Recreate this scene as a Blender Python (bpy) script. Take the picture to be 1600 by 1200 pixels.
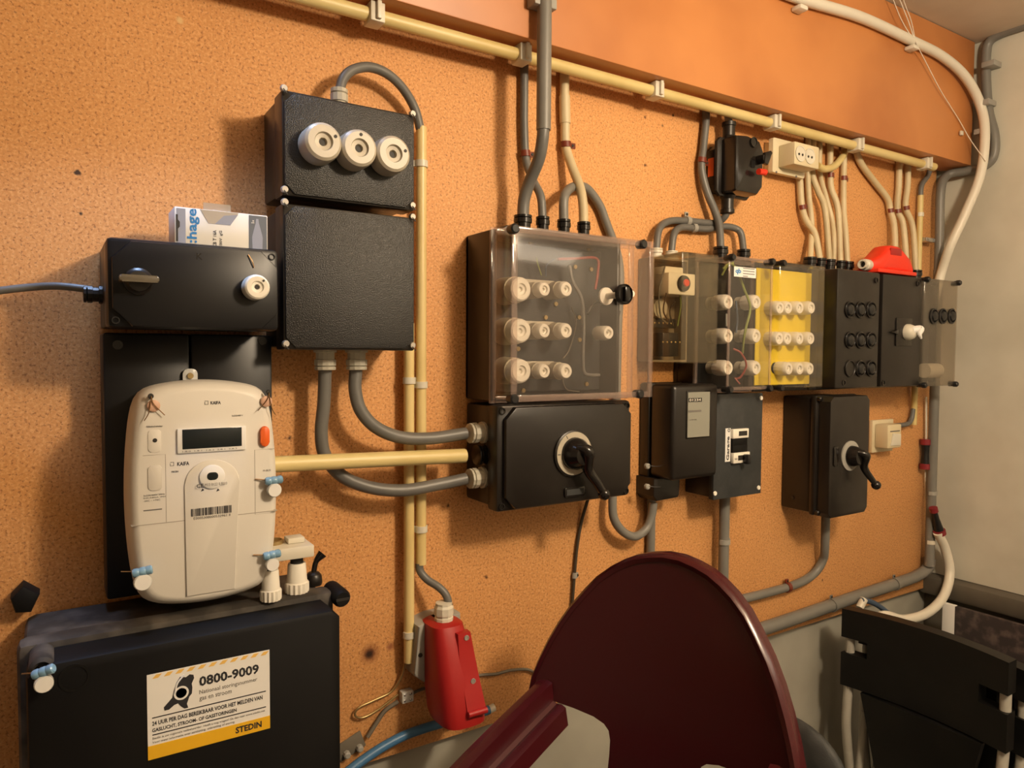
import bpy, bmesh, math, random
from mathutils import Vector, Matrix
random.seed(7)
for o in list(bpy.data.objects): bpy.data.objects.remove(o)
SC = bpy.context.scene; COL = SC.collection

# ------------------------------------------------------------------ camera, world, lights, exposure
FPX, YAW, PITCH, ROLL = 1130.0, math.radians(32.505), math.radians(2.4323), .006
CAM = Vector((0, -1.15, 1.35))
FW = Vector((math.sin(YAW)*math.cos(PITCH), math.cos(YAW)*math.cos(PITCH), -math.sin(PITCH)))
_r = Vector((math.cos(YAW), -math.sin(YAW), 0)); _u = _r.cross(FW)
RT = math.cos(ROLL)*_r + math.sin(ROLL)*_u
UP = -math.sin(ROLL)*_r + math.cos(ROLL)*_u
cd = bpy.data.cameras.new('camera'); cd.sensor_width = 36; cd.lens = FPX/1600*36; cd.clip_start = .02
co = bpy.data.objects.new('camera', cd); COL.objects.link(co)
co.matrix_world = Matrix(((RT.x, UP.x, -FW.x, CAM.x), (RT.y, UP.y, -FW.y, CAM.y), (RT.z, UP.z, -FW.z, CAM.z), (0, 0, 0, 1)))
SC.camera = co
w = bpy.data.worlds.new('world'); SC.world = w; w.use_nodes = True
w.node_tree.nodes['Background'].inputs[0].default_value = (.5, .55, .65, 1)
w.node_tree.nodes['Background'].inputs[1].default_value = .02
def lamp(name, kind, loc, energy, color, size, target=None, **kw):
    l = bpy.data.lights.new(name, kind); l.energy = energy; l.color = color
    if kind == 'POINT': l.shadow_soft_size = size
    else: l.size = size
    for k, v in kw.items(): setattr(l, k, v)
    o = bpy.data.objects.new(name, l); COL.objects.link(o); o.location = loc
    if target: o.rotation_euler = (Vector(target)-Vector(loc)).to_track_quat('-Z', 'Y').to_euler()
    return o
lamp('globe_lamp_light', 'POINT', (.98, -1.42, 2.02), 70, (1, .80, .56), .085)
lamp('right_fill_light', 'AREA', (1.75, -2.1, 2.235), 16, (1, .83, .62), 1.2, (1.75, -1.9, 0), shape='RECTANGLE', size_y=.7)  # added unseen fill under the ceiling, softly brightens the right side
lamp('ceiling_slit_daylight', 'AREA', (.10, -.175, 2.238), 1.3, (.42, .62, 1), .22, (.11, -.11, 1.4), shape='RECTANGLE', size_y=.03, spread=math.radians(60))
VS = SC.view_settings
VS.view_transform = 'Standard'; VS.look = 'None'; VS.gamma = 1; VS.exposure = 0; VS.use_curve_mapping = False

# ------------------------------------------------------------------ helpers
def at(px, py, d):                 # a point on a view ray at a real distance d from the board
    v = FW + RT*((px-800)/FPX) - UP*((py-600)/FPX)
    return CAM + v*((-d-CAM.y)/v.y)
def at_x(px, py, X):
    v = FW + RT*((px-800)/FPX) - UP*((py-600)/FPX)
    return CAM + v*((X-CAM.x)/v.x)
def mpp(p): return (Vector(p)-CAM).dot(FW)/FPX      # metres per pixel at a point

MAT = {}
def mat(name, color, rough=.5, metal=0, spec=.5, bump=None, vary=None, coat=0, scale=1):
    m = bpy.data.materials.new(name); m.use_nodes = True; nt = m.node_tree; b = nt.nodes['Principled BSDF']
    b.inputs['Base Color'].default_value = (*color, 1); b.inputs['Roughness'].default_value = rough
    b.inputs['Metallic'].default_value = metal; b.inputs['Specular IOR Level'].default_value = spec
    b.inputs['Coat Weight'].default_value = coat
    tc = nt.nodes.new('ShaderNodeNewGeometry')
    def noise(sc, det=3):
        n = nt.nodes.new('ShaderNodeTexNoise'); n.inputs['Scale'].default_value = sc; n.inputs['Detail'].default_value = det
        nt.links.new(tc.outputs['Position'], n.inputs['Vector']); return n
    if vary:
        sc, c2, lo, hi = vary
        n = noise(sc); r = nt.nodes.new('ShaderNodeMapRange'); r.inputs[1].default_value = lo; r.inputs[2].default_value = hi
        nt.links.new(n.outputs[0], r.inputs[0])
        x = nt.nodes.new('ShaderNodeMix'); x.data_type = 'RGBA'
        x.inputs[6].default_value = (*color, 1); x.inputs[7].default_value = (*c2, 1)
        nt.links.new(r.outputs[0], x.inputs[0]); nt.links.new(x.outputs[2], b.inputs['Base Color'])
    if bump:
        sc, st = bump
        n = noise(sc, 2); bp = nt.nodes.new('ShaderNodeBump'); bp.inputs['Strength'].default_value = st; bp.inputs['Distance'].default_value = .002
        nt.links.new(n.outputs[0], bp.inputs['Height']); nt.links.new(bp.outputs[0], b.inputs['Normal'])
    MAT[name] = m; return m
def clear(name, tint, haze, haze_col, rough=.08):
    m = bpy.data.materials.new(name); m.use_nodes = True; nt = m.node_tree
    nt.nodes.remove(nt.nodes['Principled BSDF']); out = nt.nodes['Material Output']
    t = nt.nodes.new('ShaderNodeBsdfTransparent'); t.inputs[0].default_value = (*tint, 1)
    df = nt.nodes.new('ShaderNodeBsdfDiffuse'); df.inputs[0].default_value = (*haze_col, 1)
    gl = nt.nodes.new('ShaderNodeBsdfAnisotropic'); gl.inputs['Color'].default_value = (.8, .8, .8, 1); gl.inputs['Roughness'].default_value = rough
    f = nt.nodes.new('ShaderNodeFresnel'); gm = nt.nodes.new('ShaderNodeNewGeometry')
    im = nt.nodes.new('ShaderNodeMath'); im.operation = 'MULTIPLY_ADD'; im.inputs[1].default_value = 1/1.45-1.45; im.inputs[2].default_value = 1.45   # thin wall: no total internal reflection
    nt.links.new(gm.outputs['Backfacing'], im.inputs[0]); nt.links.new(im.outputs[0], f.inputs[0])
    x = nt.nodes.new('ShaderNodeMixShader'); x.inputs[0].default_value = haze
    nt.links.new(t.outputs[0], x.inputs[1]); nt.links.new(df.outputs[0], x.inputs[2])
    y = nt.nodes.new('ShaderNodeMixShader'); nt.links.new(f.outputs[0], y.inputs[0])
    nt.links.new(x.outputs[0], y.inputs[1]); nt.links.new(gl.outputs[0], y.inputs[2]); nt.links.new(y.outputs[0], out.inputs[0])
    MAT[name] = m

mat('bakelite', (.0105, .008, .0065), .36, bump=(60, .04), vary=(14, (.018, .0145, .012), .45, .75))
mat('bakelite_gloss', (.011, .009, .008), .2, bump=(40, .02))
mat('hammer', (.016, .0155, .0155), .36, bump=(620, .5), spec=.5)
mat('black_plastic', (.010, .010, .011), .3)
mat('matt_black', (.0025, .0022, .0022), .6, spec=.25, vary=(9, (.005, .0045, .004), .4, .7))
mat('dusty_black', (.030, .025, .020), .75, vary=(26, (.10, .085, .07), .42, .72))
mat('slate', (.026, .029, .031), .6, bump=(500, .2), vary=(40, (.04, .042, .043), .4, .7))
mat('navy_grey', (.0065, .0065, .008), .36, spec=.4)
mat('ceramic', (.84, .80, .71), .28)
mat('ceramic_grey', (.48, .43, .34), .4)
mat('dark_hole', (.02, .017, .014), .6)
mat('meter_white', (.70, .665, .605), .45, bump=(900, .03))
mat('meter_shade', (.62, .585, .53), .45)
mat('lcd', (.012, .017, .019), .16)
mat('print', (.02, .02, .025), .6)
mat('print_grey', (.16, .15, .14), .6)
mat('seam_line', (.40, .36, .31), .6)
mat('knob_bronze', (.13, .11, .08), .25)
mat('collar_red', (.22, .018, .025), .4)
mat('relay_wall', (.24, .19, .125), .6)
mat('orange_button', (.80, .13, .02), .35)
mat('cream', (.74, .66, .47), .38, vary=(5, (.66, .56, .36), .4, .7))
mat('cream_pipe', (.74, .58, .27), .4, vary=(7, (.66, .49, .20), .42, .7))
mat('yellow_pipe', (.70, .57, .26), .42, vary=(7, (.60, .46, .18), .42, .7))
mat('cable_cream', (.62, .52, .33), .45, vary=(9, (.50, .40, .23), .4, .7))
mat('cable_grey', (.125, .122, .115), .42, vary=(12, (.16, .155, .145), .4, .7))
mat('conduit_grey', (.17, .165, .15), .42, vary=(8, (.21, .20, .18), .4, .7))
mat('grey_light', (.33, .32, .29), .5)
mat('clip_brown', (.17, .03, .014), .4)
mat('clip_white', (.66, .62, .52), .4)
mat('gland_grey', (.48, .45, .37), .45)
mat('white_cable', (.74, .70, .60), .4)
mat('red_plastic', (.37, .012, .010), .42, bump=(120, .05))
mat('red_bright', (.78, .035, .012), .4)
mat('screw', (.42, .39, .34), .5, metal=.3)
mat('brass', (.45, .33, .15), .35, metal=.8)
mat('silver', (.62, .62, .62), .25, metal=.9)
mat('copper', (.42, .25, .12), .35, metal=.9)
mat('wire_dark', (.05, .035, .02), .6)
mat('wire_grey', (.15, .13, .10), .6)
mat('wire_green', (.22, .27, .06), .5)
mat('wire_red', (.32, .05, .04), .5)
mat('wire_blue', (.05, .08, .13), .5)
mat('wire_black', (.012, .012, .012), .5)
mat('blue_hose', (.055, .17, .34), .4)
mat('seal_blue', (.20, .36, .50), .15)
mat('seal_clear', (.62, .62, .60), .15)
mat('seal_tan', (.62, .38, .27), .5)
mat('paper_white', (.80, .79, .77), .6)
mat('sticker_yellow', (.80, .45, .015), .5)
mat('sticker_stripe', (.80, .50, .12), .5)
mat('plate_yellow', (.80, .60, .03), .5)
mat('hagel_blue', (.0, .19, .52), .5)
mat('carton_slate', (.10, .12, .16), .5)
mat('carton_bluegrey', (.28, .31, .42), .5)
mat('carton_board', (.45, .40, .34), .7)
mat('maroon', (.052, .0055, .008), .24, bump=(200, .02))
mat('chair_black', (.0045, .0042, .004), .45, spec=.35, vary=(12, (.008, .0075, .0065), .4, .7))
mat('tube_white', (.42, .40, .35), .45)
mat('cobweb', (.75, .68, .58), .8)
mat('wood_brown', (.16, .085, .035), .55, vary=(18, (.10, .05, .02), .4, .65))
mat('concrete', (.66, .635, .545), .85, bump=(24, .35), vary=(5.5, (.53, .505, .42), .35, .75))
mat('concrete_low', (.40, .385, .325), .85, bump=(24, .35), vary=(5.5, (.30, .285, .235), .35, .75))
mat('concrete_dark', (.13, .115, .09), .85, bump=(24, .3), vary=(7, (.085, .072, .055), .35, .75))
mat('ceiling_board', (.70, .62, .52), .8, vary=(4, (.60, .52, .42), .4, .7))
mat('limewash', (.40, .37, .32), .8, vary=(3, (.34, .31, .26), .4, .7))
mat('floor_grey', (.20, .19, .17), .8, vary=(5, (.15, .14, .12), .4, .7))
mat('varnished_ply', (.62, .25, .08), .42, vary=(3.2, (.47, .17, .052), .38, .66))
mat('picture', (.045, .035, .038), .4, vary=(38, (.13, .10, .09), .5, .72))
clear('clear_lid', (.97, .955, .94), .042, (.62, .53, .46))
clear('thin_lid', (.975, .965, .95), .018, (.62, .52, .44))
clear('clear_edge', (.95, .91, .88), .12, (.66, .50, .44))
clear('smoked_lid', (.95, .92, .84), .055, (.46, .37, .24))
clear('haze_lid', (.92, .89, .84), .17, (.33, .29, .235))
clear('tape', (.90, .88, .85), .42, (.50, .46, .40), .3)
clear('seal_glass', (.93, .94, .95), .12, (.7, .7, .7), .05)

# chipboard: fine chips, dark flecks, stains and nail marks with their own shape
def chipboard():
    m = mat('chipboard', (.5, .26, .1), .62); nt = m.node_tree; N = nt.nodes; L = nt.links; b = N['Principled BSDF']
    g = N.new('ShaderNodeNewGeometry')
    def noise(sc, det=2, ro=.6):
        n = N.new('ShaderNodeTexNoise'); n.inputs['Scale'].default_value = sc; n.inputs['Detail'].default_value = det
        n.inputs['Roughness'].default_value = ro; L.new(g.outputs['Position'], n.inputs['Vector']); return n.outputs[0]
    def rng(s, lo, hi, a=0, z=1):
        r = N.new('ShaderNodeMapRange'); r.inputs[1].default_value = lo; r.inputs[2].default_value = hi
        r.inputs[3].default_value = a; r.inputs[4].default_value = z; L.new(s, r.inputs[0]); return r.outputs[0]
    def mix(f, a, c):
        x = N.new('ShaderNodeMix'); x.data_type = 'RGBA'
        if isinstance(f, float): x.inputs[0].default_value = f
        else: L.new(f, x.inputs[0])
        if isinstance(a, tuple): x.inputs[6].default_value = (*a, 1)
        else: L.new(a, x.inputs[6])
        x.inputs[7].default_value = (*c, 1); return x.outputs[2]
    col = mix(rng(noise(3.5, 3), .35, .7), (.68, .325, .112), (.61, .28, .090))
    col = mix(rng(noise(240, 2), .46, .64, 0, .7), col, (.80, .44, .185))
    col = mix(rng(noise(250, 2), .55, .67, 0, .85), col, (.32, .118, .034))
    col = mix(rng(noise(120, 2, .7), .66, .76, 0, .7), col, (.20, .075, .025))
    # stains and nail marks
    def spot(px, py, r, c, hard=.5, rag=0.0):
        nonlocal col
        p = at(px, py, 0)
        v = N.new('ShaderNodeVectorMath'); v.operation = 'DISTANCE'; L.new(g.outputs['Position'], v.inputs[0]); v.inputs[1].default_value = p
        s = v.outputs['Value']
        if rag:
            a = N.new('ShaderNodeMath'); a.operation = 'MULTIPLY_ADD'; L.new(noise(160, 3), a.inputs[0]); a.inputs[1].default_value = rag; L.new(s, a.inputs[2]); s = a.outputs[0]
            off = rag*.5
        else: off = 0
        col = mix(rng(s, r*hard+off, r+off, 1, 0), col, c)
    spot(578, 1021, .021, (.20, .055, .018), .1, .006)
    spot(577, 1022, .011, (.030, .012, .006), .3, .004)
    spot(610, 1010, .010, (.34, .12, .05), .2, .006)
    spot(121, 270, .005, (.05, .02, .008), .5, .006)
    spot(126, 334, .003, (.04, .018, .008), .5, .004)
    spot(281, 32, .006, (.72, .48, .22), .4, .008)
    for q in [(1008, 258), (1008, 183), (1035, 196), (1052, 180), (822, 228), (820, 234), (700, 790), (1285, 907), (760, 902), (452, 685), (1090, 985)]:
        spot(q[0], q[1], .0045, (.10, .035, .012), .2, .007)
    L.new(col, b.inputs['Base Color'])
    bp = N.new('ShaderNodeBump'); bp.inputs['Strength'].default_value = .25; bp.inputs['Distance'].default_value = .001
    L.new(noise(260, 2), bp.inputs['Height']); L.new(bp.outputs[0], b.inputs['Normal'])
chipboard()

def thing(name, label, cat, loc=(0, 0, 0), group=None):
    o = bpy.data.objects.new(name, None); COL.objects.link(o); o.location = loc; o.empty_display_size = .02
    o['label'] = label; o['category'] = cat
    if group: o['group'] = group
    return o
def tag(o, label, cat, group=None):
    o['label'] = label; o['category'] = cat
    if group: o['group'] = group
    return o
def world_loc(o):
    v = Vector((0, 0, 0))
    while o: v += o.location; o = o.parent
    return v
def obj(name, bm, m, parent=None, angle=38, label=None):
    me = bpy.data.meshes.new(name)
    bmesh.ops.recalc_face_normals(bm, faces=bm.faces)
    org = world_loc(parent) if parent else None
    if not parent:                                   # origin at the thing's base centre
        xs = [v.co for v in bm.verts]
        org = Vector(((min(v.x for v in xs)+max(v.x for v in xs))/2, (min(v.y for v in xs)+max(v.y for v in xs))/2, min(v.z for v in xs)))
    bmesh.ops.translate(bm, verts=bm.verts, vec=-org)
    bm.to_mesh(me); bm.free()
    for p in me.polygons: p.use_smooth = True
    me.set_sharp_from_angle(angle=math.radians(angle))
    me.materials.append(MAT[m])
    o = bpy.data.objects.new(name, me); COL.objects.link(o)
    if parent: o.parent = parent
    else: o.location = org
    if label: o['label'] = label
    return o
def share(name, src, parent, wpos, label=None):      # another part with the same mesh, at a world position
    o = bpy.data.objects.new(name, src); COL.objects.link(o); o.parent = parent; o.location = Vector(wpos)-world_loc(parent)
    if label: o['label'] = label
    return o
def B(): return bmesh.new()
def merge(bm, t):
    me = bpy.data.meshes.new('tmp'); t.to_mesh(me); t.free(); bm.from_mesh(me); bpy.data.meshes.remove(me)
def box(bm, x0, x1, d0, d1, z0, z1, b=0, seg=2, M=None):
    t = bmesh.new(); bmesh.ops.create_cube(t, size=1)
    sx, sy, sz = x1-x0, d1-d0, z1-z0
    for v in t.verts: v.co = Vector(((x0+x1)/2+v.co.x*sx, -(d0+d1)/2+v.co.y*sy, (z0+z1)/2+v.co.z*sz))
    if b: bmesh.ops.bevel(t, geom=list(t.edges), offset=min(b, abs(sx)*.45, abs(sy)*.45, abs(sz)*.45), segments=seg, affect='EDGES', profile=.5)
    if M: bmesh.ops.transform(t, matrix=M, verts=t.verts)
    merge(bm, t); return bm
def bx(*a, **k): return box(B(), *a, **k)
def prism(bm, pts, d0, d1, b=0, seg=2, M=None):      # polygon in x,z pushed out from the board
    t = bmesh.new()
    f0 = [t.verts.new((x, -d0, z)) for x, z in pts]; f1 = [t.verts.new((x, -d1, z)) for x, z in pts]
    t.faces.new(f0); front = t.faces.new(list(reversed(f1)))
    n = len(pts)
    for i in range(n): t.faces.new((f0[i], f1[i], f1[(i+1) % n], f0[(i+1) % n]))
    if b: bmesh.ops.bevel(t, geom=list(front.edges), offset=b, segments=seg, affect='EDGES', profile=.5)
    if M: bmesh.ops.transform(t, matrix=M, verts=t.verts)
    merge(bm, t); return bm
def rim_frame(x0, x1, z0, z1, d0, d1, w):
    bm = B()
    box(bm, x0, x0+w, d0, d1, z0, z1, .0012); box(bm, x1-w, x1, d0, d1, z0, z1, .0012)
    box(bm, x0+w, x1-w, d0, d1, z1-w, z1, .0012); box(bm, x0+w, x1-w, d0, d1, z0, z0+w, .0012); return bm
def rrect(x0, x1, z0, z1, r, n=5):
    P = []
    for cx, cz, a in ((x1-r, z1-r, 0), (x0+r, z1-r, 90), (x0+r, z0+r, 180), (x1-r, z0+r, 270)):
        for i in range(n+1):
            t = math.radians(a+90*i/n); P.append((cx+r*math.cos(t), cz+r*math.sin(t)))
    return P
def octa(x0, x1, z0, z1, c): return [(x1-c, z1), (x0+c, z1), (x0, z1-c), (x0, z0+c), (x0+c, z0), (x1-c, z0), (x1, z0+c), (x1, z1-c)]
def frame_of(ax):
    ax = Vector(ax).normalized(); r = Vector((0, 0, 1)) if abs(ax.z) < .9 else Vector((1, 0, 0))
    u = ax.cross(r).normalized(); return ax, u, ax.cross(u)
def lathe(bm, prof, org, ax=(0, -1, 0), seg=20, knurl=0, kn=12):
    a, u, v = frame_of(ax); org = Vector(org); rings = []
    for k, (r, t) in enumerate(prof):
        if r < 1e-6: rings.append([bm.verts.new(org+a*t)]); continue
        ring = []
        for i in range(seg):
            th = 2*math.pi*i/seg; rr = r*(1+(knurl if (i*kn//seg*2+i) % 2 else -knurl)) if knurl and k < 3 else r
            ring.append(bm.verts.new(org+a*t+(u*math.cos(th)+v*math.sin(th))*rr))
        rings.append(ring)
    for A, C in zip(rings, rings[1:]):
        if len(A) == 1 and len(C) == 1: continue
        for i in range(seg):
            j = (i+1) % seg
            if len(A) == 1: bm.faces.new((A[0], C[j], C[i]))
            elif len(C) == 1: bm.faces.new((A[i], A[j], C[0]))
            else: bm.faces.new((A[i], A[j], C[j], C[i]))
    for R in (rings[0], rings[-1]):
        if len(R) > 1: bm.faces.new(R)
    return bm
def smooth_path(pts, n=8):
    P = [Vector(p) for p in pts]
    if len(P) < 3: return P
    Q = [P[0]*2-P[1]]+P+[P[-1]*2-P[-2]]; out = []
    for i in range(1, len(Q)-2):
        a, b, c, d = Q[i-1:i+3]
        for k in range(n):
            t = k/n
            out.append(.5*((2*b)+(c-a)*t+(2*a-5*b+4*c-d)*t*t+(3*b-a-3*c+d)*t**3))
    out.append(P[-1]); return out
def tube(bm, pts, r, seg=10, smooth=True, n=8):
    P = smooth_path(pts, n) if smooth else [Vector(p) for p in pts]
    R = r if isinstance(r, (list, tuple)) else None
    up = None; rings = []
    for i, p in enumerate(P):
        t = (P[min(i+1, len(P)-1)]-P[max(i-1, 0)]).normalized()
        if up is None: _, up, _ = frame_of(t)
        up = (up-t*up.dot(t)).normalized(); s = t.cross(up)
        if R:
            f = i/(len(P)-1)*(len(R)-1); k = min(int(f), len(R)-2); rr = R[k]+(R[k+1]-R[k])*(f-k)
        else: rr = r
        rings.append([bm.verts.new(p+(up*math.cos(2*math.pi*j/seg)+s*math.sin(2*math.pi*j/seg))*rr) for j in range(seg)])
    for A, C in zip(rings, rings[1:]):
        for j in range(seg): bm.faces.new((A[j], A[(j+1) % seg], C[(j+1) % seg], C[j]))
    bm.faces.new(rings[0]); bm.faces.new(rings[-1]); return bm
def ball(bm, c, r, sub=2):
    bmesh.ops.create_icosphere(bm, subdivisions=sub, radius=r, matrix=Matrix.Translation(Vector(c))); return bm
def text(name, s, x, z, d, h, parent, m='print', width=None, rot=0, bold=0, X=None):
    cu = bpy.data.curves.new('t', 'FONT'); cu.body = s; cu.size = 1; cu.resolution_u = 2; cu.offset = bold
    o = bpy.data.objects.new('t', cu); COL.objects.link(o)
    me = o.evaluated_get(bpy.context.evaluated_depsgraph_get()).to_mesh()
    bm = bmesh.new(); bm.from_mesh(me); bpy.data.objects.remove(o); bpy.data.curves.remove(cu)
    xs = [v.co.x for v in bm.verts]; ys = [v.co.y for v in bm.verts]
    x0, x1, y0, y1 = min(xs), max(xs), min(ys), max(ys)
    sy = h/(y1-y0); sx = (width/(x1-x0)) if width else sy
    c, q = math.cos(math.radians(rot)), math.sin(math.radians(rot))
    for v in bm.verts:
        a, e = (v.co.x-x0)*sx, (v.co.y-y0)*sy
        v.co = Vector((x+a*c-e*q, -d, z+a*q+e*c))
    r = bmesh.ops.extrude_face_region(bm, geom=list(bm.faces))
    for e in r['geom']:
        if isinstance(e, bmesh.types.BMVert): e.co.y -= .00025
    return obj(name, bm, m, parent)
def screw_mesh(r, t=.004):
    bm = lathe(B(), [(r, 0), (r, t*.6), (r*.8, t), (0, t)], (0, 0, 0), seg=14)
    return bm
_sm = {}
def screws(parent, pts, r=.0055, t=.004, m='screw', name='corner_screw', slot=True):
    key = (r, t, m, slot)
    for p in pts:
        if key not in _sm:
            o = obj(name, screw_mesh(r, t), m); _sm[key] = o.data; bpy.data.objects.remove(o)
        sc = share(name, _sm[key], parent, p)
        if slot and m == 'screw':
            k2 = ('slot', r)
            if k2 not in _sm:
                o = obj('slot', box(B(), -r*.75, r*.75, t-.001, t+.0003, -r*.13, r*.13, M=Matrix.Rotation(.8, 4, 'Y')), 'dark_hole')
                _sm[k2] = o.data; c0 = o.location.copy(); _sm[('off', r)] = c0; bpy.data.objects.remove(o)
            share('slot', _sm[k2], sc, Vector(p)+_sm[('off', r)])
def gland(parent, p, ax, r, ln, m='bakelite', nut=True):
    prof = [(r*1.15, 0), (r*1.15, ln*.18), (r*.92, ln*.2), (r*.92, ln*.5), (r*1.08, ln*.52), (r*1.08, ln*.78), (r*.85, ln*.8), (r*1.05, ln*.84), (r*1.05, ln*.97), (r*.8, ln)]
    return obj('cable_gland', lathe(B(), prof, p, ax, 16 if not nut else 12), m, parent, angle=25)
def cap_profile(r, L): return [(r*.96, 0), (r, L*.05), (r, L*.72), (r*.95, L*.9), (r*.82, L), (r*.48, L*1.0), (r*.42, L*.88), (r*.22, L*.86), (r*.17, L*.72), (0, L*.72)]
def fuse(parent, p, r, L, m='ceramic', knurl=0, holes=False, name='fuse_cap', ax=(0, -1, 0)):
    o = obj(name, lathe(B(), cap_profile(r, L), p, ax, 28, knurl, 14), m, parent, angle=30)
    if holes:
        P = Vector(p)
        obj('contact_hole', lathe(B(), [(r*.17, 0), (r*.17, .0006), (0, .0006)], P+Vector((0, -L*.73, 0)), ax, 12), 'dark_hole', o)
        a = random.uniform(.2, 2.2)
        obj('test_hole', lathe(B(), [(r*.09, 0), (r*.09, .0012), (0, .0012)], P+Vector((r*.68*math.cos(a), -L*.985, r*.68*math.sin(a))), ax, 10), 'dark_hole', o)
    return o
def clip(parent, p, tangent, r, m, side=1, tab=.018):
    p = Vector(p); t = Vector(tangent).normalized(); out = Vector((0, -1, 0)); s = t.cross(out).normalized()*side
    bm = B(); w = .0055
    rr = r+.0022
    prev = None; n = 10
    loop = []
    for i in range(n+1):
        a = math.pi*i/n; loop.append(p+s*math.cos(a)*rr+out*math.sin(a)*rr)
    loop = [loop[0]+Vector((0, max(0, -loop[0].y*-1-0), 0))*0]+loop
    inner = [p+(q-p)*(r/rr) for q in loop]
    A = [[bm.verts.new(q+t*k*w) for k in (-1, 1)] for q in loop]; C = [[bm.verts.new(q+t*k*w) for k in (-1, 1)] for q in inner]
    for i in range(len(A)-1):
        bm.faces.new((A[i][0], A[i][1], A[i+1][1], A[i+1][0])); bm.faces.new((C[i][0], C[i+1][0], C[i+1][1], C[i][1]))
        bm.faces.new((A[i][0], A[i+1][0], C[i+1][0], C[i][0])); bm.faces.new((A[i][1], C[i][1], C[i+1][1], A[i+1][1]))
    for i in (0, -1): bm.faces.new((A[i][0], C[i][0], C[i][1], A[i][1]))
    # tab with a screw hole, lying on the board
    d = -p.y
    M = Matrix((( s.x, 0, t.x, 0), (0, 1, 0, 0), (s.z, 0, t.z, 0), (0, 0, 0, 1)))
    M.translation = Vector((p.x, 0, p.z))
    box(bm, r*.95, r+tab, max(.0006, d-.004), d+.001 if d < .012 else d-.001, -w, w, .001, M=M)
    o = obj('cable_clip', bm, m, parent)
    q = p+s*(r+tab*.55); q.y = -(d-.001 if d >= .012 else d+.001)
    obj('clip_screw', lathe(B(), [(.0028, 0), (.0026, .0016), (0, .0018)], q, seg=10), 'dark_hole', o)
    return o
def path3(pts): return [at(*p) if not isinstance(p, Vector) else p for p in pts]
def cable(name, label, pts, rpx, m, cat='cable', clips=(), group=None, seg=12, n=8, r=None, smooth=True):
    P = path3(pts); mid = P[len(P)//2]
    r = r or rpx*mpp(mid)
    o = tag(obj(name, tube(B(), P, r, seg, smooth, n), m, angle=60), label, cat, group)
    for c in clips:
        px, py, cm, side = c[:4]
        S = smooth_path(P, n)
        v = lambda q: ((q-CAM).dot(RT)/(q-CAM).dot(FW)*FPX+800-px)**2+(600-(q-CAM).dot(UP)/(q-CAM).dot(FW)*FPX-py)**2
        # nearest place on the cable
        best = min(((S[i]+(S[i+1]-S[i])*k/12, S[i+1]-S[i]) for i in range(len(S)-1) for k in range(12)), key=lambda q: v(q[0]))
        clip(o, best[0], best[1], r, cm, side, c[4] if len(c) > 4 else .016)
    return o
def struct(name, bm, m):
    o = obj(name, bm, m); o['kind'] = 'structure'; return o

# ------------------------------------------------------------------ the room
XR = 2.255; ZC = 2.245
struct('wall_back', bx(-1.7, XR+.2, -.17, -.019, 0, ZC), 'concrete_low')
struct('wall_right', bx(XR, XR+.15, -.019, 2.9, .69, ZC), 'concrete')
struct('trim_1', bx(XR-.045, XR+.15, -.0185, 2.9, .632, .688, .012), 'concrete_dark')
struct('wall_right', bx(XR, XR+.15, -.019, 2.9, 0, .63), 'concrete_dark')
struct('wall_left', bx(-1.85, -1.7, -.17, 2.9, 0, ZC), 'limewash')
struct('wall_rear', bx(-1.7, XR+.15, 2.75, 2.9, 0, ZC), 'limewash')
struct('floor', bx(-1.85, XR+.2, -.2, 2.9, -.1, 0), 'floor_grey')
struct('ceiling', bx(-1.85, XR+.2, -.2, 2.9, ZC, ZC+.1), 'ceiling_board')
tag(obj('chipboard_panel', bx(-1.2, 2.215, -.018, 0, .648, 1.93, .001), 'chipboard'), 'large orange-brown chipboard panel carrying all the electrical boxes', 'board')
tag(obj('plywood_fascia', bx(-1.2, 2.236, .0005, .085, 1.896, 2.243, .002), 'varnished_ply'), 'varnished reddish plywood box beam along the top under the ceiling', 'beam')

# ------------------------------------------------------------------ big connection cabinet at lower left
t = thing('connection_cabinet', 'big black dusty cabinet with the white and yellow 0800-9009 sticker', 'cabinet', (.15, -.1, .45))
obj('body', bx(-.035, .333, .001, .12, .45, 1.0, .012), 'dusty_black', t)
obj('rim', bx(-.040, .338, .112, .150, .445, 1.008, .010), 'dusty_black', t)
cv = obj('cover', prism(B(), octa(-.030, .3285, .45, .999, .012), .150, .202, .006), 'matt_black', t)
for x, z in ((.345, .998),):
    lg = obj('corner_lug', lathe(B(), [(.009, 0), (.013, .004), (.013, .05), (.010, .056), (0, .056)], (x, -.108, z), seg=14), 'matt_black', t)
    obj('slot', bx(x-.010, x+.010, .1635, .1647, z-.0018, z+.0018), 'dark_hole', lg)
obj('mounting_lug', prism(B(), [(-.050, 1.030), (-.036, 1.045), (-.018, 1.030), (-.028, 1.008), (-.045, 1.010)], .001, .03, .004), 'matt_black', t)
p = at(66, 1022, .15); obj('corner_post', lathe(B(), [(.013, 0), (.013, .046), (.009, .050), (.007, .046), (0, .046)], p, seg=16), 'dusty_black', t)
obj('cover_boss', lathe(B(), [(.016, 0), (.016, .0015), (.013, .0015), (.013, .0003), (0, .0003)], (.016, -.2015, .978), seg=20), 'matt_black', t)
st = obj('sticker', bx(.0895, .2325, .2021, .2026, .8595, .9635), 'paper_white', t, label='white warning sticker with phone number and yellow band')
SX, SZ, SW, SH = .0895, .9635, .143, .104; SD = .2027
def su(u): return SX+u*SW
def sv(v): return SZ-v*SH
obj('yellow_band', bx(SX, SX+SW, .2026, .2029, sv(1), sv(.838)), 'sticker_yellow', st)
bm = B()
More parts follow.
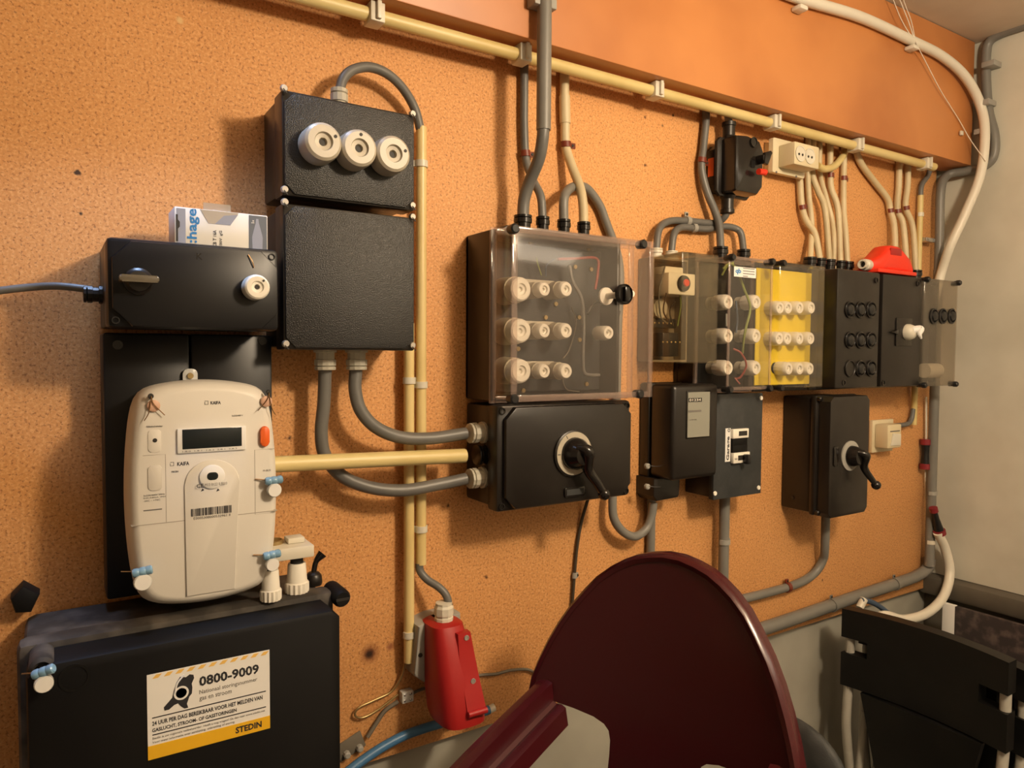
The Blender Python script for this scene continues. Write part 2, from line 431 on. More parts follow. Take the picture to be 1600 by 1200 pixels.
for i in range(11):
    u = .04+i*.088
    prism(bm, [(su(u), sv(.055)), (su(u+.045), sv(.055)), (su(u+.075), sv(.012)), (su(u+.03), sv(.012))], .2026, .2028)
obj('hazard_stripe', bm, 'sticker_stripe', st)
text('lettering', '0800-9009', su(.405), sv(.27), SD, .0125, st, width=.5*SW, bold=.03)
text('lettering', 'Nationaal storingsnummer', su(.405), sv(.375), SD, .0066, st, 'print_grey', width=.485*SW)
text('lettering', 'gas en stroom', su(.405), sv(.455), SD, .0064, st, 'print_grey', width=.265*SW)
for v in (.515, .715): obj('rule', bx(su(.035), su(.965), .2026, .2029, sv(v+.006), sv(v-.006)), 'print', st)
text('lettering', '24 UUR PER DAG BEREIKBAAR VOOR HET MELDEN VAN', su(.035), sv(.607), SD, .0053, st, width=.90*SW, bold=.02)
text('lettering', 'GASLUCHT, STROOM- OF GASSTORINGEN', su(.035), sv(.69), SD, .0053, st, width=.675*SW, bold=.02)
text('lettering', 'Stedin is uw regionale netbeheerder. Heeft u nog vragen? Ga dan naar www.stedin.net', su(.035), sv(.777), SD, .0034, st, 'print_grey', width=.92*SW)
text('lettering', 'Voor meer informatie over aansluiting, uitbreiding of storing.', su(.035), sv(.823), SD, .0034, st, 'print_grey', width=.66*SW)
text('lettering', 'STEDIN', su(.70), sv(.955), .2030, .0082, st, width=.225*SW, bold=.03)
blob = [(.255, .10), (.225, .16), (.205, .24), (.19, .33), (.125, .42), (.13, .46), (.165, .46), (.205, .42), (.235, .41), (.255, .45), (.285, .49), (.315, .49), (.305, .44), (.325, .36), (.345, .33), (.35, .26), (.345, .21), (.365, .15), (.36, .11), (.33, .095), (.30, .12)]
obj('emblem', prism(B(), [(su(u), sv(v)) for u, v in reversed(blob)], .2026, .2029), 'print', st)
bm = B(); c0 = (su(.262), -.2029, sv(.295)); lathe(bm, [(.0085, 0), (.0085, .0003), (.0062, .0003), (.0062, 0)], c0, seg=24)
tube(bm, [(su(.212), -.2030, sv(.28)), (su(.232), -.2030, sv(.17)), (su(.285), -.2030, sv(.085))], .0011, 6)
obj('emblem_ring', bm, 'paper_white', st)
def seal(parent, p, ax, r=.0085, hang=True):
    p = Vector(p); a = Vector(ax).normalized()
    s = obj('seal', lathe(B(), [(r, 0), (r, .006), (r*.85, .0075), (0, .0075)], p+Vector((0, 0, -.013)), seg=18), 'seal_clear', parent, label='round clear wire seal with a blue barrel')
    obj('seal_face', lathe(B(), [(r*.88, 0), (r*.88, .0004), (0, .0004)], p+Vector((0, -.0075, -.013)), seg=18), 'paper_white', s)
    bm = B(); q = p-a*.011
    lathe(bm, [(.0045, 0), (.0055, .002), (.0055, .006), (.0048, .0075), (.0055, .009), (.0055, .0135), (.0048, .015), (.0055, .0165), (.0055, .021), (.004, .0225)], q+Vector((0, -.003, 0)), a, 14)
    obj('seal_barrel', bm, 'seal_blue', s)
    obj('seal_wire', tube(B(), [q+Vector((.004, 0, .001)), q-a*.012+Vector((0, .003, .004))], .0008, 6), 'copper', s)
    return s
seal(t, at(68, 1048, .214), (1, -.4, .35), .0095)

# ------------------------------------------------------------------ meter board and switch box above it
t = thing('meter_board', 'tall flat black mounting board behind the white smart meter', 'board', (.16, -.03, 1.017))
obj('plate', bx(.057, .163, .001, .058, 1.017, 1.374, .004), 'navy_grey', t)
obj('plate', bx(.1645, .2755, .001, .058, 1.017, 1.374, .004), 'navy_grey', t)
for x, z in ((.075, 1.358), (.262, 1.366)): obj('screw_hole', lathe(B(), [(.0062, 0), (.0062, .0012), (.0045, .0012), (.0045, .0002), (0, .0002)], (x, -.058, z), seg=16), 'black_plastic', t)
obj('hanger', prism(B(), rrect(.153, .172, 1.300, 1.326, .007), .058, .064, .001), 'seal_clear', t)
obj('hanger_screw', lathe(B(), [(.0045, 0), (.004, .003), (0, .003)], (.1625, -.064, 1.316), seg=12), 'brass', t)

t = thing('switch_box', 'wide dark switch box with a grey turn knob and one white fuse', 'switch box', (.16, -.08, 1.378))
obj('base', bx(.0585, .2600, .002, .105, 1.380, 1.488, .004), 'navy_grey', t)
cv = obj('cover', bx(.0575, .2605, .105, .155, 1.378, 1.487, .006), 'navy_grey', t)
obj('cover_field', prism(B(), octa(.063, .2575, 1.380, 1.483, .021), .153, .161, .002), 'navy_grey', t)
for x, z in ((.2515, 1.477), (.0665, 1.387)): obj('screw_hole', lathe(B(), [(.0045, 0), (.0045, .003), (.0032, .003), (.0032, .0005), (0, .0005)], (x, -.1535, z), seg=14), 'black_plastic', t)
kn = thing  # knob
p = at(216, 440, .161)
k = obj('turn_knob', lathe(B(), [(.0165, 0), (.0165, .004), (.0135, .006), (.012, .010), (0, .0105)], p, seg=24), 'bakelite', t)
bm = B(); prism(bm, rrect(p.x-.022, p.x+.020, p.z-.0028, p.z+.0055, .0025), .170, .190, .002)
obj('knob_grip', bm, 'knob_bronze', k)
fuse(t, at(397, 450, .161), .0165, .020, 'ceramic', holes=True)
obj('wire_seal', tube(B(), [(at(388, 398, .1625)), at(394, 408, .1635), at(397, 418, .1625)], .0007, 6), 'copper', t)
text('emblem', 'K', .157, 1.466, .1608, .008, t, 'bakelite_gloss')
gland(t, (.0585, -.05, 1.424), (-1, 0, 0), .0105, .022)
cable('supply_cable', 'grey cable entering the switch box from the left edge', [(-60, 462, .04), (0, 454, .04), (45, 449, .04), (90, 447, .045), (140, 452, .05)], 6, 'cable_grey')

t = thing('carton', 'small white carton with blue hage lettering on the switch box', 'carton', (.2, -.09, 1.4885))
bm = B()
X0, X1, Z0, Z1 = .138, .2555, 1.4888, 1.5375
obj('carton_body', bx(X0, X1, .062, .118, Z0, Z1, .0008), 'paper_white', t)
nx = lambda px: at(px, 350, .1185).x
obj('side_print', bx(nx(276), nx(290), .1181, .1185, Z0, Z1-.002), 'carton_bluegrey', t)
obj('side_slot', prism(B(), [(nx(275), Z1-.010), (nx(278), Z1-.010), (nx(278), 1.521), (nx(281), 1.518), (nx(281), 1.512), (nx(278), 1.509), (nx(278), Z0+.004), (nx(275), Z0+.004)][::-1], .1185, .1188), 'dark_hole', t)
text('lettering', ':hage', nx(312), Z0+.0035, .1186, .0155, t, 'hagel_blue', width=.0445, rot=90, bold=.02)
text('lettering', 'CB T 16A', nx(338), Z0+.0005, .1186, .0042, t, 'print', width=.022, rot=90)
text('lettering', '500V  gG', nx(348), Z0+.0005, .1186, .0042, t, 'print', width=.022, rot=90)
obj('thumb_notch', prism(B(), [(nx(313), Z1-.0006), (nx(326), Z1-.018), (nx(360), Z1-.018), (nx(373), Z1-.0006)], .1181, .1187), 'carton_board', t)
obj('notch_shadow_fold', prism(B(), [(nx(336), Z1-.0178), (nx(360), Z1-.0178), (nx(372), Z1-.003), (nx(350), Z1-.006)], .1187, .1189), 'carton_bluegrey', t)
obj('picture_panel', bx(nx(389), X1-.0012, .1181, .1186, Z0, Z1-.0015), 'carton_slate', t)
bp = nx(402); obj('fuse_picture', prism(B(), [(bp-.0065, Z0+.001), (bp+.0065, Z0+.001), (bp+.007, Z0+.018), (bp+.0062, Z0+.022), (bp+.0022, Z0+.037), (bp+.0015, Z0+.043), (bp-.0015, Z0+.043), (bp-.0022, Z0+.037), (bp-.0062, Z0+.022), (bp-.007, Z0+.018)], .1186, .1189), 'carton_bluegrey', t)
text('lettering', '5x', nx(397), Z1-.0125, .1187, .0035, t, 'paper_white', rot=90)
obj('tape', bx(nx(319), nx(362), .113, .1137, Z1-.016, Z1+.0098), 'tape', t)

# ------------------------------------------------------------------ the two hammered-finish boxes
def hammered(name, label, cat, x0, x1, z0, z1, d):
    t = thing(name, label, cat, ((x0+x1)/2, -d/2, z0))
    obj('base', bx(x0+.002, x1-.002, .001, d*.62, z0+.004, z1-.004, .004), 'bakelite', t)
    obj('cover', bx(x0, x1, d*.62, d-.002, z0, z1, .003), 'bakelite', t)
    obj('cover_field', prism(B(), octa(x0+.003, x1-.002, z0+.003, z1-.003, .014), d-.004, d+.001, .0015), 'hammer', t)
    i = .0035
    screws(t, [(x0+i, -d+.002, z1-i), (x1-i, -d+.002, z1-i), (x0+i, -d+.002, z0+i), (x1-i, -d+.002, z0+i)], .0052, .006)
    return t
t = hammered('fuse_box', 'upper hammered black box with three beige screw fuses', 'fuse box', .278, .481, 1.570, 1.717, .112)
for q in ((503, 223), (559, 233), (612, 242)): fuse(t, at(q[0], q[1], .136)+Vector((0, .024, 0)), .0275, .034, 'ceramic_grey', holes=True)
text('emblem', 'K', .372, 1.700, .1128, .010, t, 'hammer')
gl = gland(t, (.380, -.055, 1.712), (0, 0, 1), .0125, .042, 'gland_grey')
cable('arched_cable', 'short grey cable arching from the upper fuse box into the cream conduit', [(531, 140, .055), (537, 122, .053), (552, 109, .05), (578, 105, .045), (606, 116, .04), (630, 139, .033), (648, 170, .026), (657, 203, .022)], 7.5, 'cable_grey')
t = hammered('junction_box', 'plain square hammered black box below the fuse box', 'junction box', .278, .481, 1.353, 1.5595, .112)
text('emblem', 'K', .372, 1.540, .1128, .010, t, 'hammer')
for q in (508, 557):
    p = at(q, 556, .055); gland(t, (p.x, -.055, 1.356), (0, 0, -1), .0155, .034, 'gland_grey')

# ------------------------------------------------------------------ cream conduits beside it
XC = at(658, 500, .022).x
cable('conduit', 'cream plastic conduit beside the fuse box, ending above the red wall socket', [Vector((XC, -.022, at(657, 198, .022).z)), Vector((XC, -.022, at(656, 882, .022).z))], 8.2, 'cream_pipe', 'conduit', smooth=False,
      clips=[(657, 283, 'clip_white', 1), (658, 593, 'clip_white', 1), (655, 857, 'clip_white', 1)])
XC2 = at(639, 800, .022).x
cable('conduit', 'cream plastic conduit with an open lower end left of the red wall socket', [Vector((XC2, -.022, 1.40)), Vector((XC2, -.022, at(635, 1035, .022).z))], 8.2, 'cream_pipe', 'conduit', smooth=False,
      clips=[(641, 604, 'clip_white', -1), (636, 992, 'clip_white', -1)])
cable('socket_lead', 'short grey lead from the cream conduit to the red wall socket', [(655, 880, .022), (657, 893, .024), (668, 906, .032), (685, 917, .045), (697, 930, .055), (702, 948, .06)], 6.2, 'cable_grey')
# red wall socket, tilted outlet
t = thing('red_wall_socket', 'red industrial wall socket with a white gland hanging below the conduit', 'socket', (.57, -.04, .72))
obj('mounting_plate', prism(B(), [(.512, .80), (.512, .805), (.518, .885), (.55, .893), (.60, .893), (.60, .79), (.53, .785)][::-1], .001, .045, .003), 'grey_light', t)
def loft(bm, secs, cap=True):
    R = [[bm.verts.new(p) for p in s] for s in secs]
    for A, C in zip(R, R[1:]):
        n = len(A)
        for i in range(n): bm.faces.new((A[i], A[(i+1) % n], C[(i+1) % n], C[i]))
    if cap: bm.faces.new(R[0]); bm.faces.new(R[-1])
    return bm
def rsec(cx, cd, z, hw, hd, r=.35, n=20, sq=3.2):
    s = []
    for i in range(n):
        a = 2*math.pi*i/n; c, q = math.cos(a), math.sin(a)
        s.append(Vector((cx+hw*math.copysign(abs(c)**(2/sq), c), -(cd+hd*math.copysign(abs(q)**(2/sq), q)), z)))
    return s
bm = B()
loft(bm, [rsec(.560, .052, .893, .022, .026), rsec(.560, .053, .889, .030, .034), rsec(.562, .058, .86, .033, .042), rsec(.566, .068, .80, .037, .050), rsec(.570, .082, .745, .041, .050), rsec(.571, .086, .735, .040, .047), rsec(.571, .086, .732, .036, .042)])
obj('socket_body', bm, 'red_plastic', t)
bm = B()
bars = []
for z, hw, off in ((.880, .013, .100), (.84, .0165, .106), (.795, .018, .119), (.757, .0195, .132)):
    x = .577+(.88-z)*.06
    bars.append([Vector((x-hw, -off+.014, z)), Vector((x-hw*.9, -off, z)), Vector((x+hw*.9, -off, z)), Vector((x+hw, -off+.014, z))])
loft(bm, bars); obj('flap_lid', bm, 'red_plastic', t)
obj('flap_hinge', tube(B(), [(.566, -.134, .757), (.601, -.134, .757)], .0055, 10), 'red_plastic', t)
for z, off in ((.872, .1015), (.803, .117)): obj('lid_screw', lathe(B(), [(.0045, 0), (.0045, .0015), (.003, .0015), (.003, .0004), (0, .0004)], (.580+(.88-z)*.06, -off, z), seg=12), 'screw', t)
obj('plate_screw', lathe(B(), [(.004, 0), (.0035, .002), (0, .002)], (.522, -.045, .835), seg=10), 'dark_hole', t)
bm = B(); P = Vector((.560, -.058, .888)); lathe(bm, [(.0165, 0), (.0165, .010), (.0150, .011), (.0150, .014), (.0170, .015), (.0170, .027), (.0145, .031), (.0145, .035), (.0085, .036)], P, (0, 0, 1), 10)
obj('cable_gland', bm, 'clip_white', t, angle=25)

# grey cables from the junction box to the main switch
FD = .065
cable('thick_cable', 'thick grey cable looping behind the yellow tube to the lower gland', [(508, 578, .05), (506, 630, .047), (502, 675, .043), (508, 712, .042), (535, 744, .045), (580, 762, .05), (632, 766, .056), (690, 756, .06), (728, 748, .063)], 10.2, 'cable_grey')
cable('thick_cable', 'thick grey cable curving from junction box to the upper gland', [(556, 578, .05), (555, 610, .052), (564, 642, .055), (588, 668, .058), (625, 683, .06), (672, 685, .062), (728, 677, .064)], 10.2, 'cable_grey')
cable('yellow_tube', 'straight pale yellow tube from smart meter to main switch', [(400, 727, .068), (560, 719.5, .068), (726, 712, .068)], 12.2, 'yellow_pipe', 'conduit')

# ------------------------------------------------------------------ smart meter
t = thing('smart_meter', 'white digital electricity meter with an orange button and small display', 'meter', (.167, -.1, 1.018))
def barrel(x0, x1, z0, z1, bulge, arc, cr, ins=0):
    cx = (x0+x1)/2; hw = (x1-x0)/2-ins; z0 += ins; z1 -= ins; cz = (z0+z1)/2; hh = (z1-z0)/2; P = []
    n = 112
    for i in range(n):
        a = 2*math.pi*(i+.5)/n; c, s = math.cos(a), math.sin(a)
        k = 11.0
        q = (abs(c)**k+abs(s)**k)**(-1/k); x, z = c*q, s*q
        P.append((cx+x*(hw-bulge*z*z), cz+z*(hh-arc*x*x)))
    return P
def layer(P, d): return [Vector((x, -d, z)) for x, z in P]
MX0, MX1, MZ0, MZ1 = .0755, .2605, 1.0195, 1.3125
args = (.011, .0125, .02)
obj('back_case', loft(B(), [layer(barrel(MX0+.004, MX1-.004, MZ0+.004, MZ1-.004, *args), .060), layer(barrel(MX0+.001, MX1-.001, MZ0+.001, MZ1-.001, *args), .105)]), 'meter_shade', t)
fr = obj('front_case', loft(B(), [layer(barrel(MX0, MX1, MZ0, MZ1, *args), .105), layer(barrel(MX0, MX1, MZ0, MZ1, *args), .128), layer(barrel(MX0, MX1, MZ0, MZ1, *args, .003), .144), layer(barrel(MX0, MX1, MZ0, MZ1, *args, .009), .1515), layer(barrel(MX0, MX1, MZ0, MZ1, *args, .0135), .153)]), 'meter_white', t, angle=50)
MD = .153
def mz(px, py): q = at(px, py, MD); return q.x, q.z
def mrect(pa, pb):
    a, b = mz(*pa), mz(*pb); return a[0], b[0], b[1], a[1]
# display bezel and glass
x0, x1, z0, z1 = mrect((276, 671), (384, 701))
bz = obj('display_bezel', bx(x0, x1, MD-.001, MD+.0035, z0-.001, z1+.001, .0015), 'paper_white', t)
xa, xb, za, zb = mrect((284, 671), (377, 698)); za += .0015
obj('display_glass', bx(xa, xb, MD+.0030, MD+.0042, za, zb, .0008), 'lcd', bz)
text('lettering', '1.8.0  1.8.1  1.8.2  2.8.1  2.8.2', xa, z0+.0008, MD+.0036, .0017, bz, 'print_grey', width=xb-xa-.006)
bx0, bx1, bz0, bz1 = mrect((406, 666), (420, 697))
obj('orange_button', prism(B(), rrect(bx0, bx1, bz0, bz1, (bx1-bx0)/2-.0001), MD-.001, MD+.005, .002), 'orange_button', t)
# lower terminal cover seam and raised arch
sx0, sx1 = MX0+.006, MX1-.006; zs = mz(300, 812)[1]
obj('cover_seam', bx(MX0+.004, MX1-.004, MD-.010, MD+.0004, zs-.0005, zs+.0005), 'seam_line', t)
a0 = mz(289, 812); a1 = mz(374, 800); cxm = (a0[0]+a1[0])/2; hw = (a1[0]-a0[0])/2; zt = mz(333, 718)[1]
arch = [(cxm+hw*math.cos(math.radians(a)), zt-hw*.9+hw*.9*math.sin(math.radians(a))) for a in range(0, 181, 12)]
obj('raised_arch', prism(B(), arch+[(cxm-hw, MZ0+.016), (cxm+hw*.8, MZ0+.016)], MD-.001, MD+.0022, .0012), 'meter_white', t)
ad = MD+.0024
q = mz(331, 743); r0 = .0155
ring = obj('port_ring', lathe(B(), [(r0, 0), (r0, .0022), (r0*.9, .003), (0, .003)], (q[0], -ad, q[1]-.001), seg=28), 'paper_white', t)
obj('optical_port', prism(B(), rrect(q[0]-.0068, q[0]+.0068, q[1]-.005, q[1]+.005, .0045), ad+.002, ad+.0036, .0004), 'lcd', t)
q2 = mz(306, 757); text('lettering', 'CE', q2[0], q2[1]-.004, ad+.003, .0052, t, 'print', bold=.01)
text('lettering', 'M13 0122 0.5000', q2[0]+.010, q2[1]-.0025, ad+.003, .0036, t, 'print_grey', width=.027)
for px in (316, 340):
    q = mz(px, 765); obj('arrow_mark', prism(B(), [(q[0]-.002, q[1]-.002), (q[0]+.002, q[1]-.0005), (q[0], q[1]+.002)][::1], ad-.0002, ad+.0004), 'print', t)
x0, x1, z0, z1 = mrect((298, 795), (362, 806)); z0 = z1-.0098; bm = B(); x = x0
while x < x1:
    wd = random.choice((.0005, .0008, .0012)); box(bm, x, x+wd, ad-.0003, ad+.0003, z0, z1); x += wd+random.choice((.0005, .0007, .0011))
obj('barcode', bm, 'print', t)
text('lettering', 'E0005300000532961 4', x0+.003, z0-.0045, ad, .0033, t, 'print_grey', width=(x1-x0)*.9)
def mtext(s, px, py, h, width=None, m='print', bold=0):
    q = mz(px, py); text('lettering', s, q[0], q[1], MD+.0002, h, t, m, width, bold=bold)
mtext('KAIFA', 329, 632, .0042, .0125, 'print', .02); mtext('KAIFA', 277, 728, .0048, .0140, 'print', .02)
for px, py in ((320, 632), (266, 728)):
    q = mz(px, py); obj('maker_mark', tube(B(), [(q[0], -MD-.0003, q[1]+.0045), (q[0]+.004, -MD-.0003, q[1]+.0045), (q[0]+.004, -MD-.0003, q[1]), (q[0], -MD-.0003, q[1]), (q[0], -MD-.0003, q[1]+.003)], .0004, 5, smooth=False), 'print_grey', t)
mtext('MA304', 268, 739, .0026, .008); mtext('3x230/400 V', 362, 651, .0022, .014, 'print_grey'); mtext('Afsluitschakelaar', 228, 668, .0022, .019, 'print_grey'); mtext('M-BUS', 411, 737, .0026, .010, 'print_grey')
for i, (s, wd) in enumerate((('3x230/400V 50Hz', .024), ('0,25-5(85)A  IP54', .025), ('-25C - +70C', .019))): mtext(s, 224, 776+i*4.2, .0020, wd, 'print_grey')
q = mz(224, 799); obj('printed_line', bx(q[0], q[0]+.021, MD-.0005, MD+.0004, q[1], q[1]+.0014), 'print_grey', t)
x0, x1, z0, z1 = mrect((231, 672), (252, 706)); sw = obj('sensor_window', prism(B(), rrect(x0, x1, z0, z1, .004), MD-.001, MD+.0008, .0006), 'meter_white', t)
q = mz(242, 688); obj('sensor_eye', lathe(B(), [(.0027, 0), (.0025, .0008), (0, .0009)], (q[0], -MD-.0007, q[1]), seg=14), 'dark_hole', sw)
x0, x1, z0, z1 = mrect((231, 728), (253, 765)); obj('small_hatch', prism(B(), rrect(x0, x1, z0, z1, .004), MD-.001, MD+.0012, .0008), 'meter_shade', t)
x0, x1, z0, z1 = mrect((223, 712), (260, 816)); 
bm = B(); tube(bm, [(x0, -MD, z1), (x1, -MD, z1), (x1, -MD, zs)], .0004, 5, smooth=False); obj('panel_line', bm, 'seam_line', t)
x0, x1, z0, z1 = mrect((398, 703), (432, 800))
bm = B(); tube(bm, [(x1-.002, -MD+.0002, z1), (x0, -MD, z1), (x0, -MD, z0), (x1-.002, -MD+.0002, z0)], .0004, 5, smooth=False); obj('panel_line', bm, 'seam_line', t)
for px, py, s in ((240, 634, 1), (416, 627, -1)):
    p = at(px, py, MD+.001)
    sl = obj('tag_seal', lathe(B(), [(.0075, 0), (.0075, .0015), (.006, .0025), (0, .0025)], p+Vector((0, 0, 0)), seg=14), 'seal_tan', t, label='faded pink tag seal on thin wire')
    obj('seal_screw', lathe(B(), [(.0035, 0), (.003, .002), (0, .002)], p+Vector((-.003*s, 0, .012)), seg=10), 'dark_hole', sl)
    bm = B(); tube(bm, [p+Vector((-.003*s, -.003, .012)), p+Vector((0, -.004, .002)), p+Vector((.012*s, -.004, -.012))], .0006, 5); tube(bm, [p+Vector((-.003*s, -.003, .010)), p+Vector((-.006*s, -.004, -.008)), p+Vector((-.011*s, -.003, -.018))], .0006, 5)
    obj('seal_wire', bm, 'copper', sl)
seal(t, at(427, 750, .158), (1, 0, .05), .0095); seal(t, at(424, 866, .158), (1, 0, .1), .0090); seal(t, at(222, 892, .157), (1, -.1, .12), .0105)
# spare fuse parts standing on the cabinet
p = at(424, 905, .165)
def fuse_part(label, px, py, d, r):
    c = at(px, py, d); z0 = 1.0085
    t = thing('fuse_element', label, 'fuse', (c.x, c.y, z0), 'spare fuse parts on the cabinet')
    obj('fuse_skirt', lathe(B(), [(r*1.06, 0), (r*1.1, .003), (r*1.1, .014), (r*.98, .0155)], (c.x, c.y, z0), (0, 0, 1), 30, .05, 15), 'ceramic', t, angle=30)
    obj('fuse_barrel', lathe(B(), [(r*.98, .0155), (r*.86, .040), (r*.8, .042), (r*.6, .042), (0, .042)], (c.x, c.y, z0), (0, 0, 1), 28), 'ceramic', t)
    obj('fuse_tip', lathe(B(), [(r*.62, .042), (r*.6, .052), (0, .052)], (c.x, c.y, z0), (0, 0, 1), 20), 'dark_hole', t)
    return c
c1 = fuse_part('white ribbed fuse head standing below the meter seal', 423, 915, .142, .0125)
c2 = fuse_part('white ribbed fuse head standing at the right under the beige holder', 464, 908, .128, .0145)
t = thing('fuse_holder', 'beige flat fuse holder lying across the two white fuse heads', 'fuse holder', (.28, -.12, 1.061))
bm = bx(c1.x-.012, c2.x+.019, .098, .148, 1.0612, 1.078, .0015); obj('holder_body', bm, 'clip_white', t)
obj('holder_block', bx(c2.x-.012, c2.x+.012, .105, .128, 1.078, 1.086, .002), 'clip_white', t)
obj('contact_ring', lathe(B(), [(.013, 0), (.0135, .002), (.0135, .005), (.011, .006), (.011, .001)], (c1.x+.012, -.112, 1.078), (0, 0, 1), 22), 'brass', t)
t = thing('black_cap', 'small black domed cap on top of the cabinet beside the fuses', 'cap', (.33, -.07, 1.0085))
c3 = at(490, 905, .085); t.location = (c3.x, c3.y, 1.0005)
obj('cap_dome', lathe(B(), [(.012, 0), (.013, .004), (.012, .014), (.008, .019), (0, .021)], (c3.x, c3.y, 1.0005), (0, 0, 1), 20), 'bakelite', t)
obj('cap_stem', tube(B(), [(c3.x, c3.y, 1.018), (c3.x+.004, c3.y, 1.035), (c3.x+.014, c3.y, 1.046)], [.004, .004, .0075], 10), 'bakelite_gloss', t)

# ------------------------------------------------------------------ clear distribution box
def lid_shell(x0, x1, z0, z1, d0, d1, th=.0025, b=.006):
    bm = B(); t = bmesh.new(); bmesh.ops.create_cube(t, size=1)
    def cube(a0, a1, e0, e1, c0, c1, bev):
        q = bmesh.new(); bmesh.ops.create_cube(q, size=1)
        for v in q.verts: v.co = Vector(((a0+a1)/2+v.co.x*(a1-a0), -(e0+e1)/2+v.co.y*(e1-e0), (c0+c1)/2+v.co.z*(c1-c0)))
        back = [f for f in q.faces if f.normal.y > .9]
        back = [max(q.faces, key=lambda f: f.calc_center_median().y)]
        bmesh.ops.delete(q, geom=back, context='FACES_ONLY')
        if bev: bmesh.ops.bevel(q, geom=[e for e in q.edges if not e.is_boundary], offset=bev, segments=3, affect='EDGES', profile=.5)
        return q
    t.free()
    merge(bm, cube(x0, x1, d0, d1, z0, z1, b))
    q = cube(x0+th, x1-th, d0, d1-th, z0+th, z1-th, b*.6); bmesh.ops.reverse_faces(q, faces=q.faces); merge(bm, q)
    return bm
def lid_screws(parent, pts, d):
    for x, z in pts: obj('lid_screw', lathe(B(), [(.0065, 0), (.0065, .012), (.0078, .013), (.0078, .021), (.0055, .024), (0, .024)], (x, -d, z), seg=12), 'black_plastic', parent)
def pipe_gland(parent, px, py, d, z, r=.0125, ln=.03, m='bakelite_gloss'):
    p = at(px, py, d); gland(parent, (p.x, -d, z), (0, 0, 1), r, ln, m, nut=False); return p
t = thing('distribution_box', 'large clear-lidded box with ten white fuses and a black knob', 'distribution box', (.79, -.07, 1.266))
obj('base', bx(.632, .918, .001, .012, 1.268, 1.560, .003), 'bakelite', t)
for nm, a in (('base_wall', (.632, .640, .001, .092, 1.268, 1.560, .003)), ('base_wall', (.910, .918, .001, .092, 1.268, 1.560, .003)), ('base_wall', (.640, .910, .001, .092, 1.552, 1.560, .002)), ('base_wall', (.640, .910, .001, .092, 1.268, 1.276, .002))): obj(nm, bx(*a[:6], a[6]), 'bakelite', t)
obj('gland_plate', prism(B(), [(.648, 1.559), (.902, 1.559), (.893, 1.570), (.665, 1.570)][::-1], .02, .09, .002), 'bakelite', t)
obj('mounting_plate', bx(.645, .908, .013, .045, 1.28, 1.548, .002), 'slate', t)
obj('base_rim', rim_frame(.629, .951, 1.264, 1.563, .0885, .0935, .012), 'clear_edge', t)
obj('clear_lid', lid_shell(.634, .946, 1.270, 1.558, .0935, .152), 'clear_lid', t, label='hazy transparent plastic lid')
obj('lid_edge_highlight', rim_frame(.634, .946, 1.270, 1.558, .1500, .1535, .011), 'clear_edge', t)  # milky pinkish bars stand in for highlights along the lid edges
for px, py in ((797, 359), (997, 383), (796, 623), (992, 615)):
    p = at(px, py, .140); obj('lid_screw', lathe(B(), [(.0075, 0), (.0085, .012), (.0085, .016), (.006, .018), (0, .018)], p, seg=14), 'black_plastic', t)
for ry in (452, 517, 580):
    for cx, r in ((813, .0215), (849, .0135), (883, .0145)):
        p = at(cx, ry, .100); big = r > .02
        fuse(t, p+Vector((0, .024, 0)), r, .028, 'ceramic')
        obj('fuse_base', lathe(B(), [(r*1.15, 0), (r*1.1, .04), (0, .04)], (p.x, -.044, p.z), seg=20), 'ceramic_grey', t)
    p0 = at(809, ry-13, .07); p1 = at(868, ry-11, .07)
    obj('fuse_rail', bx(p0.x, p1.x, .046, .066, (p0.z+p1.z)/2-.003, (p0.z+p1.z)/2+.004, .001), 'ceramic_grey', t)
p = at(949, 520, .10); fuse(t, p+Vector((0, .03, 0)), .0135, .034)
p = at(946, 463, .085); obj('knob_base', lathe(B(), [(.017, 0), (.0165, .004), (.006, .006), (.006, .075), (0, .075)], p, seg=22), 'ceramic', t)
p = at(973, 460, .156); kb = obj('black_knob', lathe(B(), [(.010, -.004), (.0185, 0), (.0185, .007), (.0165, .009), (.0155, .006), (0, .006)], p, seg=26), 'bakelite_gloss', t)
obj('knob_grip', bx(p.x-.005, p.x+.005, .161, .170, p.z-.013, p.z+.013, .002), 'bakelite_gloss', kb)
def inner_wire(nm, pts, rpx, m): obj(nm, tube(B(), path3(pts), rpx*mpp(at(*pts[0])), 8), m, t)
inner_wire('inner_cable', [(890, 415, .07), (895, 440, .075), (908, 465, .08), (912, 500, .08), (911, 560, .08), (913, 582, .08), (924, 586, .08), (936, 586, .075)], 2.8, 'cable_grey')
inner_wire('inner_wire', [(872, 405, .07), (900, 404, .07), (932, 404, .075), (934, 425, .075), (930, 452, .075)], 2.2, 'wire_red')
inner_wire('inner_wire', [(853, 432, .07), (854, 415, .07), (866, 405, .07)], 1.0, 'wire_blue')
inner_wire('inner_wire', [(846, 430, .07), (840, 412, .07), (838, 402, .07)], 1.0, 'wire_green')
inner_wire('inner_wire', [(918, 490, .06), (925, 478, .06), (935, 471, .06)], 2.0, 'wire_black')
inner_wire('inner_wire', [(968, 486, .06), (964, 500, .06), (957, 512, .06)], 2.0, 'wire_black')
inner_wire('inner_wire', [(893, 480, .055), (900, 505, .055), (890, 545, .055), (880, 560, .055)], 1.0, 'wire_grey')
inner_wire('inner_wire', [(878, 590, .05), (885, 608, .05), (905, 612, .05)], 1.0, 'wire_grey')
for px, py in ((828, 378), (862, 378), (919, 389), (898, 417), (923, 421), (904, 496), (905, 531), (817, 610), (916, 600), (868, 475), (809, 545), (852, 496)):
    p = at(px, py, .047); obj('inner_screw', lathe(B(), [(.0045, 0), (.004, .003), (0, .003)], p, seg=10), 'brass', t)
